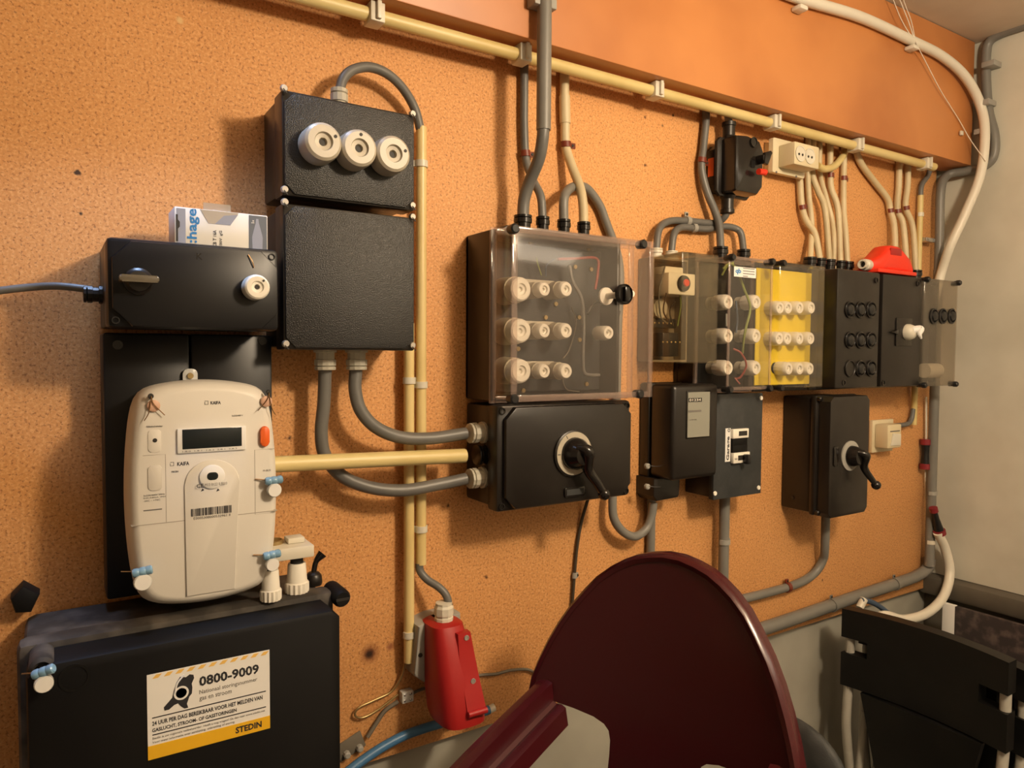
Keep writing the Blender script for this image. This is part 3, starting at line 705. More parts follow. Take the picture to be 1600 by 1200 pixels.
gp = [pipe_gland(t, 817, 345, .055, 1.568, .0155, .030), pipe_gland(t, 848, 347, .055, 1.568, .0120, .032), pipe_gland(t, 881, 352, .055, 1.568, .0120, .032), pipe_gland(t, 912, 356, .055, 1.568, .0120, .032)]
def top(p, z=1.59): return Vector((p.x, p.y, z))
CX = at(850, 120, .108).x
cd_ = cable('conduit', 'grey conduit hanging down in front of the plywood beam', [Vector((CX, -.108, 2.243)), Vector((CX, -.108, at(848, 203, .108).z))], 11.5, 'conduit_grey', 'conduit', smooth=False)
pz = at(850, 6, .108).z
obj('saddle_clip', bx(CX-.022, CX+.024, .0855, .112, pz-.005, pz+.012, .002), 'grey_light', cd_)
cable('thick_cable', 'thick grey cable from the hanging conduit into the clear box', [Vector((CX, -.108, at(848, 203, .108).z+.02)), at(848, 215, .107), at(842, 248, .095), at(828, 283, .07), at(819, 312, .058), top(gp[0])], 9.5, 'cable_grey')
cable('grey_cable', 'thin grey cable from beam to the second gland of the clear box', [Vector((at(819, 150, .012).x, -.012, 1.895)), (819, 150, .012), (819, 200, .012), (822, 250, .014), (833, 282, .03), (845, 308, .05), top(gp[1])], 6.5, 'cable_grey', clips=[(821, 240, 'clip_brown', -1)])
cc = cable('cream_cable', 'thick cream cable from beam to the fourth gland of the clear box', [Vector((at(882, 130, .014).x, -.014, 1.895)), (882, 150, .014), (883, 190, .014), (884, 228, .015), (893, 258, .028), (906, 292, .046), (911, 320, .055), top(gp[3])], 7.4, 'cable_cream', clips=[(884, 226, 'clip_brown', -1)])
p0, p1 = at(882, 150, .014), at(883, 193, .014); obj('sleeve', tube(B(), [p0, p1], .0105, 14), 'cable_cream', cc)
cable('grey_cable', 'grey cable looping over the clear box, down behind it and up into the old meter', [top(gp[2]), at(881, 313, .055), at(887, 298, .045), at(900, 291, .028), at(917, 295, .014), at(935, 318, .012), at(946, 345, .012), Vector((.984, -.012, 1.53)), Vector((.982, -.012, 1.40)), Vector((.978, -.014, 1.22)), Vector((.965, -.025, 1.12)), at(957, 790, .032), at(961, 814, .034), at(975, 832, .034), at(993, 838, .034), at(1010, 826, .034), at(1018, 806, .034), at(1021, 785, .034)], 6.8, 'conduit_grey')

# ------------------------------------------------------------------ main switch under the clear box
t = thing('main_switch', 'wide black switch box with a white dial and long lever', 'switch', (.78, -.07, 1.08))
obj('base', bx(.633, .920, .001, .085, 1.086, 1.2605, .006), 'bakelite', t)
obj('cover', bx(.628, .924, .085, .118, 1.081, 1.2625, .006), 'bakelite', t)
obj('cover_field', prism(B(), octa(.640, .917, 1.086, 1.2585, .020), .116, .129, .0025), 'bakelite', t)
for x, z in ((.638, 1.2525), (.915, 1.2525), (.638, 1.0905), (.915, 1.0905)): obj('screw_hole', lathe(B(), [(.006, 0), (.006, .003), (.0042, .003), (.0042, .0006), (0, .0006)], (x, -.117, z), seg=16), 'bakelite_gloss', t)
p = at(895, 708, .1295)
dl = obj('dial', lathe(B(), [(.042, 0), (.042, .003), (.040, .0045), (0, .0045)], p, seg=36), 'bakelite', t)
obj('dial_face', lathe(B(), [(.0385, .0045), (.0385, .0055), (0, .0055)], p, seg=36), 'ceramic_grey', dl)
for a in (120, 180, 0, 300): 
    v = Vector((math.cos(math.radians(a)), 0, math.sin(math.radians(a))))
    obj('dial_mark', tube(B(), [p+v*.031+Vector((0, -.0056, 0)), p+v*.037+Vector((0, -.0056, 0))], .0007, 5), 'print', dl)
h = obj('lever', lathe(B(), [(.029, .0055), (.028, .014), (.022, .024), (.017, .034), (0, .036)], p, seg=28), 'bakelite_gloss', t)
e = at(944, 772, .165)
obj('lever_arm', tube(B(), [p+Vector((-.012, -.026, .014)), p+Vector((.004, -.037, .006)), p+(e-p)*.35+Vector((0, -.012, .0)), p+(e-p)*.7+Vector((0, -.006, 0)), e], [.006, .0125, .0105, .0085, .0075], 14), 'bakelite_gloss', h)
obj('lever_ball', ball(B(), e, .0115), 'bakelite_gloss', h)
x0, x1 = at(882, 768, .131).x, at(914, 768, .131).x; z0 = at(898, 768, .131).z
ins = obj('rating_window', prism(B(), rrect(x0, x1, z0-.0095, z0+.0085, .004), .128, .1325, .0015), 'bakelite_gloss', t)
obj('rating_glass', bx(x0+.004, x1-.004, .1322, .1330, z0-.0055, z0+.005), 'slate', ins)
for py, m, r, ln in ((677, 'gland_grey', .0165, .030), (712, 'bakelite_gloss', .0165, .016), (748, 'gland_grey', .0165, .030)):
    q = at(733, py, .066); gland(t, (.6335, -.066, q.z), (-1, 0, 0), r, ln, m)
cable('thin_wire', 'thin dark wire hanging from the main switch down behind the maroon chair', [Vector((at(914, 800, .006).x, -.03, 1.090)), (914, 795, .010), (907, 822, .006), (901, 860, .006), (897, 905, .006), (893, 960, .006), (890, 1010, .006)], 2.6, 'wire_dark', clips=[(897, 899, 'grey_light', -1, .006)])

# ------------------------------------------------------------------ smoked box
t = thing('smoked_relay_box', 'small smoked transparent box with a red relay button inside', 'relay box', (1.1, -.06, 1.332))
obj('base', bx(1.045, 1.147, .001, .010, 1.334, 1.550, .002), 'relay_wall', t)
for a in ((1.045, 1.049, .010, .045, 1.334, 1.550), (1.143, 1.147, .010, .045, 1.334, 1.550), (1.049, 1.143, .010, .045, 1.546, 1.550), (1.049, 1.143, .010, .045, 1.334, 1.338)): obj('base_wall', bx(*a), 'relay_wall', t)
obj('smoked_lid', lid_shell(1.044, 1.148, 1.332, 1.551, .045, .128, .002, .002), 'smoked_lid', t, label='brown-tinted transparent cover')
ra, rb = at(1045, 425, .075), at(1086, 462, .075)
obj('relay', bx(ra.x, rb.x, .012, .075, rb.z, ra.z, .002), 'ceramic', t)
obj('relay_back', bx(ra.x+.004, rb.x-.02, .012, .06, ra.z, ra.z+.014, .002), 'ceramic', t)
p = at(1068, 443, .077); obj('relay_button', lathe(B(), [(.017, 0), (.016, .004), (.010, .005), (.010, .008), (0, .008)], p, seg=22), 'wire_black', t)
p = at(1072, 442, .085); obj('red_button', lathe(B(), [(.008, 0), (.007, .003), (0, .003)], p, seg=18), 'red_bright', t)
obj('transformer', bx(1.062, 1.108, .012, .06, 1.345, 1.395, .003), 'black_plastic', t)
obj('terminal_strip', bx(1.056, 1.125, .012, .035, 1.405, 1.425, .002), 'dark_hole', t)
obj('coil', lathe(B(), [(.02, 0), (.02, .03), (0, .03)], (1.072, -.012, 1.445), seg=18), 'ceramic_grey', t)
for pts, m in (([(1.06, -.07, 1.475), (1.062, -.06, 1.44), (1.085, -.05, 1.42)], 'wire_dark'), ([(1.06, -.065, 1.53), (1.054, -.055, 1.48), (1.064, -.05, 1.43), (1.08, -.05, 1.415)], 'wire_grey'), ([(1.108, -.06, 1.478), (1.116, -.055, 1.45), (1.118, -.045, 1.41)], 'wire_green'), ([(1.095, -.06, 1.46), (1.09, -.05, 1.44), (1.10, -.05, 1.41)], 'wire_dark')):
    obj('inner_wire', tube(B(), pts, .0016, 6), m, t)
for i in range(10): obj('terminal_screw', lathe(B(), [(.0022, 0), (0, .0016)], (1.062+.012*(i % 5), -.0605 if i > 4 else -.0355, 1.375 if i > 4 else 1.415), seg=8), 'brass', t)
g1 = pipe_gland(t, 1025, 392, .03, 1.5505, .013, .020, 'clip_white'); g2 = pipe_gland(t, 1049, 391, .03, 1.5505, .013, .018, 'clip_white')

# ------------------------------------------------------------------ second clear box
def modular(name, label, cat, x0, x1, d=.12, base='bakelite'):
    t = thing(name, label, cat, ((x0+x1)/2, -.05, 1.2655))
    return t
def row_base(t, x0, x1, m='bakelite', z0=1.268, z1=1.556):
    obj('base', bx(x0, x1, .001, .014, z0, z1, .002), m, t)
    for a in ((x0, x0+.005, .014, .060, z0, z1), (x1-.005, x1, .014, .060, z0, z1), (x0+.005, x1-.005, .014, .060, z1-.005, z1), (x0+.005, x1-.005, .014, .060, z0, z0+.005)): obj('base_wall', bx(*a, .001), m, t)
t = modular('clear_fuse_box', 'narrow clear-lidded box with six white fuses and a small white label', 'fuse box', 1.152, 1.335)
row_base(t, 1.152, 1.334)
obj('mounting_plate', bx(1.158, 1.328, .015, .045, 1.275, 1.549, .001), 'matt_black', t)
obj('base_rim', rim_frame(1.150, 1.336, 1.266, 1.558, .060, .0645, .010), 'clear_edge', t)
obj('clear_lid', lid_shell(1.185, 1.326, 1.275, 1.555, .0645, .121, .002, .006), 'thin_lid', t, label='hazy transparent plastic lid')
obj('lid_edge_highlight', rim_frame(1.185, 1.326, 1.275, 1.555, .1195, .1222, .007), 'clear_edge', t)  # edge highlights of this lid, put into milky bars as well
lid_screws(t, [(1.192, 1.551), (1.192, 1.277), (1.319, 1.551), (1.319, 1.277)], .106)
for py in (472, 525, 575):
    for px in (1137, 1181):
        p = at(px, py, .095); fuse(t, p+Vector((0, .032, 0)), .0165, .034, 'ceramic', .03)
        obj('fuse_base', lathe(B(), [(.014, 0), (.014, .022), (0, .022)], (p.x, -.045, p.z), seg=16), 'ceramic_grey', t)
p0, p1 = at(1147, 416, .1215), at(1181, 435, .1215)
lb = obj('label', bx(p0.x, p1.x, .1212, .1218, p1.z, p0.z), 'paper_white', t)
z = (p0.z+p1.z)/2; w_ = p1.x-p0.x
text('lettering', 'qb', p0.x+w_*.06, z-.006, .1219, .013, lb, 'hagel_blue', width=w_*.25, bold=.03)
for i in range(4): obj('printed_line', bx(p0.x+w_*.4, p0.x+w_*(.93 if i < 3 else .62), .1217, .1220, z+.0075-i*.0055, z+.0092-i*.0055), 'print_grey', lb)
for pts, m, r in (([(1130, 420, .08), (1140, 412, .085), (1150, 420, .09), (1162, 450, .10), (1172, 480, .105), (1166, 510, .105), (1162, 530, .10), (1160, 552, .08)], 'wire_green', 2.0), ([(1128, 430, .07), (1136, 416, .08), (1146, 410, .08)], 'wire_green', 1.6), ([(1146, 545, .08), (1158, 552, .09), (1166, 570, .09), (1158, 588, .08), (1150, 592, .07)], 'wire_red', 1.6), ([(1150, 470, .06), (1152, 500, .06), (1150, 520, .06)], 'wire_blue', 1.6), ([(1135, 490, .07), (1135, 510, .07)], 'grey_light', 1.6), ([(1148, 590, .08), (1156, 600, .09)], 'wire_red', 1.2)):
    obj('inner_wire', tube(B(), path3(pts), r*mpp(at(*pts[0])), 7), m, t)
for px, py in ((1181, 455), (1190, 455), (1186, 503), (1190, 560)): obj('inner_screw', lathe(B(), [(.004, 0), (.0035, .003), (0, .003)], at(px, py, .0455), seg=10), 'copper', t)
h1 = pipe_gland(t, 1126, 390, .03, 1.5563, .0155, .034); h2 = pipe_gland(t, 1162, 392, .03, 1.5563, .0145, .034)
cable('grey_cable', 'grey cable from beam bending down to the clear fuse box', [Vector((at(1103, 178, .014).x, -.014, 1.895)), (1103, 190, .014), (1099, 230, .014), (1096, 262, .016), (1104, 298, .022), (1117, 330, .028), (1124, 355, .03), top(h1, 1.585)], 6.0, 'cable_grey', clips=[(1098, 251, 'clip_brown', -1)])
cable('grey_cable', 'grey cable from the black motor switch across to the smoked box', [at(1137, 326, .035), at(1133, 338, .030), at(1120, 348, .014), at(1100, 348, .013), at(1070, 345, .013), at(1045, 346, .016), at(1030, 358, .024), top(g1, 1.565)], 5.6, 'cable_grey', clips=[(1074, 345, 'grey_light', 1, .012)])
cable('grey_cable', 'lower grey cable arching between the smoked box and clear fuse box', [top(g2, 1.565), at(1053, 366, .026), at(1063, 356, .018), at(1080, 356, .013), at(1105, 358, .013), at(1130, 354, .013), at(1149, 357, .02), at(1158, 366, .028), top(h2, 1.585)], 5.4, 'cable_grey', clips=[(1084, 357, 'grey_light', -1, .012)])

# ------------------------------------------------------------------ box with yellow plate
t = modular('yellow_plate_box', 'clear-lidded box with a bright yellow plate and white fuses', 'fuse box', 1.338, 1.535)
row_base(t, 1.338, 1.534)
obj('mounting_plate', bx(1.345, 1.527, .015, .040, 1.275, 1.549, .001), 'matt_black', t)
obj('base_rim', rim_frame(1.337, 1.535, 1.266, 1.558, .060, .0645, .010), 'bakelite', t)
yp = [at(1210, 416, .064), at(1281, 422, .064), at(1262, 601, .064), at(1204, 600, .064)]
obj('yellow_plate', prism(B(), [(1.339, 1.545), (1.339, 1.281), (yp[2].x, 1.281), (yp[1].x, 1.545)][::-1], .0655, .0672), 'plate_yellow', t)
obj('blank_disc', lathe(B(), [(.013, 0), (.013, .002), (0, .002)], at(1210, 575, .0665), seg=20), 'slate', t)
obj('clear_lid', lid_shell(1.352, 1.518, 1.274, 1.555, .0678, .119, .002, .005), 'thin_lid', t, label='transparent plastic lid')
lid_screws(t, [(1.359, 1.551), (1.359, 1.277)], .104)
for py, xs in ((481, (1216, 1229, 1247, 1265)), (529, (1215, 1228, 1247, 1264)), (576, (1230, 1247, 1263))):
    for px in xs:
        p = at(px, py, .095); fuse(t, Vector((p.x, -.066, p.z)), .0155, .034, 'ceramic', .03)
# ------------------------------------------------------------------ black box with nine windows
def black_box(name, label, cat, x0, x1, d, fx0, fx1):
    t = modular(name, label, cat, x0, x1)
    obj('base', bx(x0, x1, .001, .058, 1.268, 1.556, .003), 'bakelite', t)
    obj('flange', bx(x0-.001, x1+.001, .058, .068, 1.2655, 1.5575, .003), 'bakelite', t)
    obj('cover', bx(fx0, fx1, .066, d, 1.2705, 1.5545, .005), 'bakelite', t)
    return t
t = black_box('nine_window_box', 'black box with three rows of round black fuse windows', 'fuse box', 1.538, 1.745, .12, 1.562, 1.738)
for j, py in enumerate((484, 531.5, 576)):
    for i, px in enumerate((1327, 1343.5, 1360)):
        p = at(px, py, .120); blank = (j == 2 and i == 0)
        rg = obj('fuse_window', lathe(B(), [(.0205, 0), (.0205, .0035), (.0185, .0045), (.0170, .0035), (.0165, .0005 if not blank else .002), (0, .0005 if not blank else .002)], p, seg=26), 'bakelite_gloss' if not blank else 'bakelite', t)
        if not blank: obj('window_glass', lathe(B(), [(.0150, .0005), (.0120, .006), (.006, .0085), (0, .009)], p, seg=22), 'black_plastic', rg)
for px, py in ((1369, 438), (1318, 598)): obj('cover_boss', lathe(B(), [(.007, 0), (.007, .002), (.005, .002), (.005, .0004), (0, .0004)], at(px, py, .120), seg=14), 'bakelite_gloss', t)
t = black_box('rotary_switch_box', 'black box with a white bent turn handle on square plate', 'switch box', 1.747, 1.938, .117, 1.756, 1.937)
p = at(1411, 519, .117)
pl = obj('switch_plate', bx(p.x-.037, p.x+.037, .116, .121, p.z-.036, p.z+.036, .002), 'bakelite_gloss', t)
hd = obj('turn_handle', lathe(B(), [(.021, 0), (.021, .006), (.017, .016), (.010, .022), (0, .023)], p+Vector((.012, -.004, 0)), seg=22), 'clip_white', t)
e = at(1439, 529, .150)
obj('handle_arm', tube(B(), [p+Vector((.008, -.018, .004)), p+Vector((.026, -.030, .008)), p+(e-p)*.65+Vector((0, -.012, .006)), e], [.010, .009, .006, .003], 12), 'paper_white', hd)
obj('pointer', prism(B(), [(p.x-.066, p.z-.002), (p.x-.04, p.z-.007), (p.x-.04, p.z+.006)], .1165, .128, .001), 'bakelite_gloss', t)
for px, py in ((1434, 443), (1380, 598)): obj('cover_boss', lathe(B(), [(.007, 0), (.007, .002), (.005, .002), (.005, .0004), (0, .0004)], at(px, py, .117), seg=14), 'bakelite_gloss', t)
t = modular('end_fuse_box', 'hazy clear-lidded box at the right end with three black windows', 'fuse box', 1.940, 2.125)
row_base(t, 1.940, 2.122)
obj('mounting_plate', bx(1.946, 2.116, .015, .045, 1.275, 1.549, .001), 'slate', t)
obj('base_rim', rim_frame(1.939, 2.124, 1.2655, 1.5575, .060, .0645, .010), 'bakelite', t)
obj('clear_lid', lid_shell(1.945, 2.116, 1.268, 1.5555, .0645, .119, .002, .004), 'haze_lid', t, label='dusty grey transparent lid')
for px in (1458, 1472, 1486):
    p = at(px, 494, .1195); rg = obj('fuse_window', lathe(B(), [(.021, 0), (.021, .004), (.017, .005), (.016, .001), (0, .001)], p, seg=24), 'black_plastic', t)
    obj('window_glass', lathe(B(), [(.0150, .001), (.012, .007), (0, .009)], p, seg=20), 'black_plastic', rg)
p = at(1449, 579, .085); obj('inner_socket', lathe(B(), [(.020, 0), (.020, .07), (.012, .072), (0, .072)], p+Vector((-.02, 0, 0)), (1, 0, 0), 20), 'ceramic', t)
lid_screws(t, [(1.951, 1.551), (2.112, 1.551), (2.112, 1.272), (1.951, 1.272)], .104)

# ------------------------------------------------------------------ cream cables above the row
bund = 'cream cables dropping into the nine window box'
def rglands(parent, lst):
    return [pipe_gland(parent, px, py, .035, 1.5563, .0155, .034) for px, py in lst]
NW = [o for o in COL.objects if o.name == 'nine_window_box'][0]
YB = [o for o in COL.objects if o.name == 'yellow_plate_box'][0]
EB = [o for o in COL.objects if o.name == 'end_fuse_box'][0]
RB = [o for o in COL.objects if o.name == 'rotary_switch_box'][0]
ga = rglands(YB, [(1266, 402), (1281, 404)])
gb = rglands(NW, [(1296, 405), (1313, 407), (1324, 408)])
gc = rglands(RB, [(1399, 416), (1417, 418)]); gd = rglands(RB, [(1431, 420)])
def dn(p): return top(p, 1.586)
def bm_top(px, py, d): q = at(px, py, d); return Vector((q.x, q.y, 1.895))
cable('cream_cable', 'front cream cable dropping from beneath the double socket', [at(1248, 268, .012), at(1250, 288, .012), at(1252, 318, .013), at(1259, 344, .018), at(1273, 366, .028), dn(ga[1])], 5.2, 'cable_cream', clips=[(1252, 324, 'clip_brown', -1)])
cable('cream_cable', 'leftmost rear cream cable behind the double socket', [bm_top(1263, 222, .011), at(1262, 270, .011), at(1264, 310, .011), at(1268, 350, .014), dn(ga[0])], 4.4, 'cable_cream', group=bund)
cable('cream_cable', 'cream cable with a strong bend below the double socket', [bm_top(1271, 222, .012), at(1269, 268, .014), at(1278, 298, .022), at(1289, 328, .028), dn(gb[0])], 4.8, 'cable_cream', group=bund)
cable('cream_cable', 'thin cream cable in the middle of the bundle', [bm_top(1281, 225, .011), at(1281, 270, .011), at(1291, 310, .013), at(1300, 345, .022), at(1303, 380, .035), Vector((at(1303, 395, .035).x, -.035, 1.5575))], 4.0, 'cable_cream', group=bund)
cable('cream_cable', 'cream cable right of the bundle middle with a low red clip', [bm_top(1297, 228, .012), at(1297, 270, .012), at(1299, 296, .014), at(1309, 328, .024), dn(gb[1])], 4.8, 'cable_cream', clips=[(1297, 274, 'clip_brown', -1, .012)], group=bund)
cable('cream_cable', 'straight cream cable at the right edge of the bundle', [bm_top(1319, 235, .012), at(1318, 280, .012), at(1318, 330, .016), at(1321, 365, .028), dn(gb[2])], 4.6, 'cable_cream', clips=[(1318, 279, 'clip_brown', -1, .012)], group=bund)
cable('cream_cable', 'yellowish cream cable curving out of the double socket up to beam', [at(1277, 259, .045), at(1288, 264, .040), at(1303, 260, .028), at(1314, 248, .02), at(1321, 236, .014), bm_top(1324, 236, .012)], 5.4, 'yellow_pipe')
cable('cream_cable', 'slanting cream cable behind the red plug', [bm_top(1335, 238, .012), at(1345, 255, .012), at(1366, 284, .012), at(1386, 310, .012), at(1391, 330, .014), at(1397, 356, .024), dn(gc[0])], 4.9, 'cable_cream', clips=[(1391, 329, 'clip_brown', -1, .012)])
cable('cream_cable', 'middle cream cable of the three right of the red plug', [bm_top(1405, 254, .012), at(1404, 290, .012), at(1402, 328, .012), at(1411, 352, .022), dn(gc[1])], 4.7, 'cable_cream', clips=[(1402, 330, 'clip_brown', -1, .012)])
cable('cream_cable', 'rightmost cream cable next to the slim yellow conduit', [bm_top(1419, 257, .012), at(1418, 290, .012), at(1415, 324, .012), at(1426, 356, .022), dn(gd[0])], 4.5, 'cable_cream', clips=[(1415, 325, 'clip_brown', -1, .012)])
yx = at(1437, 350, .014)
yc = cable('conduit', 'slim yellow conduit right of the cream cables', [Vector((yx.x, -.014, at(1437, 305, .014).z)), Vector((yx.x, -.014, 1.15))], 4.4, 'yellow_pipe', 'conduit', smooth=False, clips=[(1436, 336, 'clip_white', -1, .010)])
cable('grey_cable', 'short grey cable from beam end into the slim yellow conduit', [bm_top(1455, 262, .016), at(1449, 276, .015), at(1440, 290, .014), Vector((yx.x, -.014, at(1437, 312, .014).z))], 3.8, 'cable_grey')
# long yellow conduit under the beam with its clips
a, b = Vector((-1.1, -.052, 1.879)), Vector((at(1459, 259, .052).x, -.052, 1.879))
lp = tag(obj('conduit', tube(B(), [a, b], .0112, 14), 'yellow_pipe'), 'long horizontal pale yellow conduit clipped under the plywood beam', 'conduit')
for px in (585, 815, 1023, 1207, 1337, 1444):
    y = 2+(px-490)*.2653; q = at(px, y, .052)
    cl = obj('saddle_clip', bx(q.x-.012, q.x+.012, .036, .068, 1.865, 1.8955, .002), 'clip_white', lp)
    obj('clip_flange', bx(q.x-.003, q.x+.004, .062, .074, 1.868, 1.8955, .001), 'clip_white', cl)

# ------------------------------------------------------------------ motor switch with red handle
t = thing('motor_switch', 'small black switch with a red-tipped lever below the beam', 'switch', (1.31, -.04, 1.70))
x0 = 1.278
obj('back_case', prism(B(), octa(1.244, 1.342, 1.712, 1.815, .012), .001, .030, .003), 'bakelite', t)
obj('flange', prism(B(), octa(1.238, 1.348, 1.700, 1.828, .010), .030, .038, .002), 'bakelite', t)
obj('front_case', prism(B(), [(1.342, 1.722), (1.344, 1.80), (1.330, 1.822), (1.290, 1.828), (1.256, 1.824), (1.252, 1.82), (1.252, 1.708), (1.256, 1.704), (1.326, 1.704)], .038, .078, .007), 'bakelite_gloss', t)
p = at(1178, 222, .079); obj('cover_boss', lathe(B(), [(.011, 0), (.011, .0015), (.009, .0015), (.009, .0003), (0, .0003)], p, seg=20), 'bakelite_gloss', t)
p = at(1177, 256, .079); obj('marking', prism(B(), rrect(p.x-.006, p.x+.006, p.z-.008, p.z+.008, .001), .0775, .079), 'matt_black', t)
obj('rating_sticker', bx(1.242, 1.244, .008, .024, 1.745, 1.785), 'orange_button', t)
p = at(1186, 250, .079)
lv = obj('switch_lever', lathe(B(), [(.010, 0), (.009, .018), (0, .018)], p, seg=18), 'bakelite_gloss', t)
obj('lever_wing', prism(B(), [(p.x-.006, p.z-.012), (p.x+.006, p.z-.014), (p.x+.009, p.z), (p.x+.020, p.z+.014), (p.x+.014, p.z+.018), (p.x-.004, p.z+.012)], .092, .100, .002), 'bakelite_gloss', lv)
q = at(1190, 269, .094); obj('lever_tip', tube(B(), [q+Vector((-.010, 0, 0)), q+Vector((.012, 0, .001))], .0068, 14), 'red_bright', lv)
for z, s in ((1.826, 1), (1.703, -1)):
    obj('cable_gland', lathe(B(), [(.017, 0), (.015, .006), (.0135, .008), (.0135, .029), (.0155, .030), (.0155, .038), (.011, .040)], (1.278, -.034, z), (0, 0, s), 18), 'bakelite', t, angle=28)
pt = Vector((1.278, -.034, 1.87))
cable('grey_cable', 'short grey stub from beam into the black motor switch', [Vector((1.278, -.034, 1.866)), Vector((1.278, -.030, 1.880)), Vector((1.278, -.026, 1.8955))], 5.5, 'grey_light', smooth=False)

# ------------------------------------------------------------------ double socket
t = thing('double_socket', 'cream double wall socket box below the plywood beam', 'socket', (1.5, -.04, 1.78))
obj('back_plate', prism(B(), rrect(1.432, 1.552, 1.778, 1.858, .004), .020, .032, .002), 'cream', t)
obj('back_block', bx(1.44, 1.545, .001, .020, 1.785, 1.852), 'cream', t)
obj('socket_body', bx(1.452, 1.544, .032, .076, 1.790, 1.842, .003), 'cream', t)
for px, py in ((1251, 240), (1265.5, 244)):
    p = at(px, py, .0765); sk = obj('socket_well', lathe(B(), [(.0185, 0), (.0185, .0012), (.0165, .0012), (.0155, .0003), (0, .0003)], p, seg=26), 'clip_white', t)
    for s in (-1, 1): obj('pin_hole', lathe(B(), [(.0028, 0), (.0028, .001), (0, .001)], p+Vector((s*.0065, -.0004, -.002)), seg=10), 'dark_hole', sk)
for px, py in ((1213, 269), (1244, 276)): obj('plate_screw', lathe(B(), [(.003, 0), (.0025, .0012), (0, .0012)], at(px, py, .032), seg=10), 'print_grey', t)
# ------------------------------------------------------------------ small cream junction at right
t = thing('small_outlet', 'small cream outlet box low on the board right of the lever switch', 'outlet', (1.83, -.02, 1.1))
a0, a1 = at(1364, 657, .012), at(1395, 704, .012)
obj('back_plate', bx(a0.x, a1.x, .001, .012, a1.z, a0.z, .002), 'cream', t)
b0, b1 = at(1388, 664, .05), at(1408, 699, .05)
obj('outlet_body', bx(b0.x, b1.x, .012, .05, b1.z, b0.z, .004), 'cream', t)
obj('rocker', prism(B(), [(b0.x+.012, b1.z+.008), (b1.x-.006, b1.z+.006), (b1.x-.006, b0.z-.028), (b0.x+.022, b0.z-.024)], .0495, .053, .001), 'clip_white', t)
obj('slot', bx(b0.x+.010, b1.x-.010, .0495, .051, b0.z-.020, b0.z-.017), 'print_grey', t)
cable('grey_cable', 'short grey cable from the small outlet up into the slim yellow conduit', [Vector((b1.x-.01, -.02, at(1405, 664, .02).z)), at(1416, 663, .016), at(1424, 655, .014), at(1427, 640, .014), Vector((yx.x, -.014, 1.16))], 3.6, 'cable_grey')

# ------------------------------------------------------------------ red plug lying on the row
t = thing('red_plug', 'bright red angled plug lying on top of the black boxes', 'plug', (1.7, -.09, 1.5575))
secs = []
zb = 1.5578
pr = [(1354, .026, .016), (1358, .032, .024), (1366, .042, .028), (1371, .052, .029), (1377, .068, .027), (1386, .072, .027), (1396, .071, .027), (1401, .060, .029), (1408, .046, .030), (1412, .022, .030)]
xs = [at(px, 415, .085).x for px, _, _ in pr]
bm = B()
for (px, h, hd), x in zip(pr, xs):
    s = []
    n = 16
    for i in range(n):
        a = 2*math.pi*i/n; c, q_ = math.cos(a), math.sin(a)
        s.append(Vector((x, -.080+hd*math.copysign(abs(c)**.6, c), zb+.004+h/2*(1+math.copysign(abs(q_)**.6, q_)))))
    secs.append(s)
loft(bm, secs); obj('plug_body', bm, 'red_bright', t)
obj('plug_base', bx(xs[0]+.004, xs[-1]+.012, .046, .114, zb, zb+.010, .002), 'red_bright', t)
obj('plug_grip', bx(xs[4]+.004, xs[6]-.002, .1035, .1075, zb+.048, zb+.066, .0015), 'red_plastic', t)
pc = Vector((xs[0]+.004, -.088, zb+.0185)); obj('cable_sleeve', lathe(B(), [(.0125, 0), (.014, .004), (.014, .022), (.0115, .024), (.0115, .036), (.008, .036), (.008, .020), (0, .020)], pc, (-1, -.12, 0), 20), 'clip_white', t)
obj('sleeve_bore', lathe(B(), [(.0078, 0), (.0078, .001), (0, .001)], pc+Vector((-.022, -.0026, 0)), (-1, -.12, 0), 14), 'dark_hole', t)

# ------------------------------------------------------------------ old meter, breaker box, lever switch
t = thing('old_energy_meter', 'dark brown meter with a small glass window showing counter', 'meter', (1.12, -.05, 1.055))
obj('back_case', bx(1.054, 1.188, .001, .030, 1.09, 1.290, .005), 'bakelite', t)
obj('front_case', bx(1.056, 1.190, .030, .098, 1.092, 1.2885, .010, seg=3), 'bakelite', t)
w0, w1 = at(1074, 613, .098), at(1107, 681, .098)
wf = obj('window_frame', bx(w0.x-.003, w1.x+.003, .0965, .0995, w1.z-.003, w0.z+.003, .001), 'bakelite_gloss', t)
dp = obj('dial_plate', bx(w0.x, w1.x, .0990, .1002, w1.z, w0.z), 'ceiling_board', t)
MAT['dialgrey'] = mat('dialgrey', (.27, .27, .23), .3); dp.data.materials[0] = MAT['dialgrey']
obj('counter', bx(w0.x+.001, w0.x+(w1.x-w0.x)*.62, .1002, .1008, w0.z-.020, w0.z-.012), 'black_plastic', t)
text('lettering', '01234', w0.x+.003, w0.z-.0185, .1009, .005, t, 'ceramic', width=(w1.x-w0.x)*.52)
obj('disc_slot', bx(w0.x+.001, w0.x+(w1.x-w0.x)*.6, .1002, .1008, w0.z-.041, w0.z-.037), 'print_grey', t)
text('lettering', '3x230V 50Hz', w0.x+.005, w0.z-.058, .1003, .0028, t, 'print_grey')
obj('terminal_cover', prism(B(), [(1.048, 1.092), (1.048, 1.055), (1.058, 1.044), (1.118, 1.046), (1.122, 1.052), (1.124, 1.092)], .001, .055, .004), 'bakelite', t)
for px, py in ((999, 728), (999, 760)):
    p = at(px, py, .045); q = obj('seal_screw', lathe(B(), [(.006, 0), (.006, .006), (.004, .008), (0, .008)], (p.x+.012, -.052, p.z), seg=12), 'grey_light', t)
    obj('seal_wire', tube(B(), [(p.x+.012, -.061, p.z+.002), (p.x+.028, -.062, p.z-.001), (p.x+.045, -.060, p.z-.003)], .0007, 5), 'silver', q)
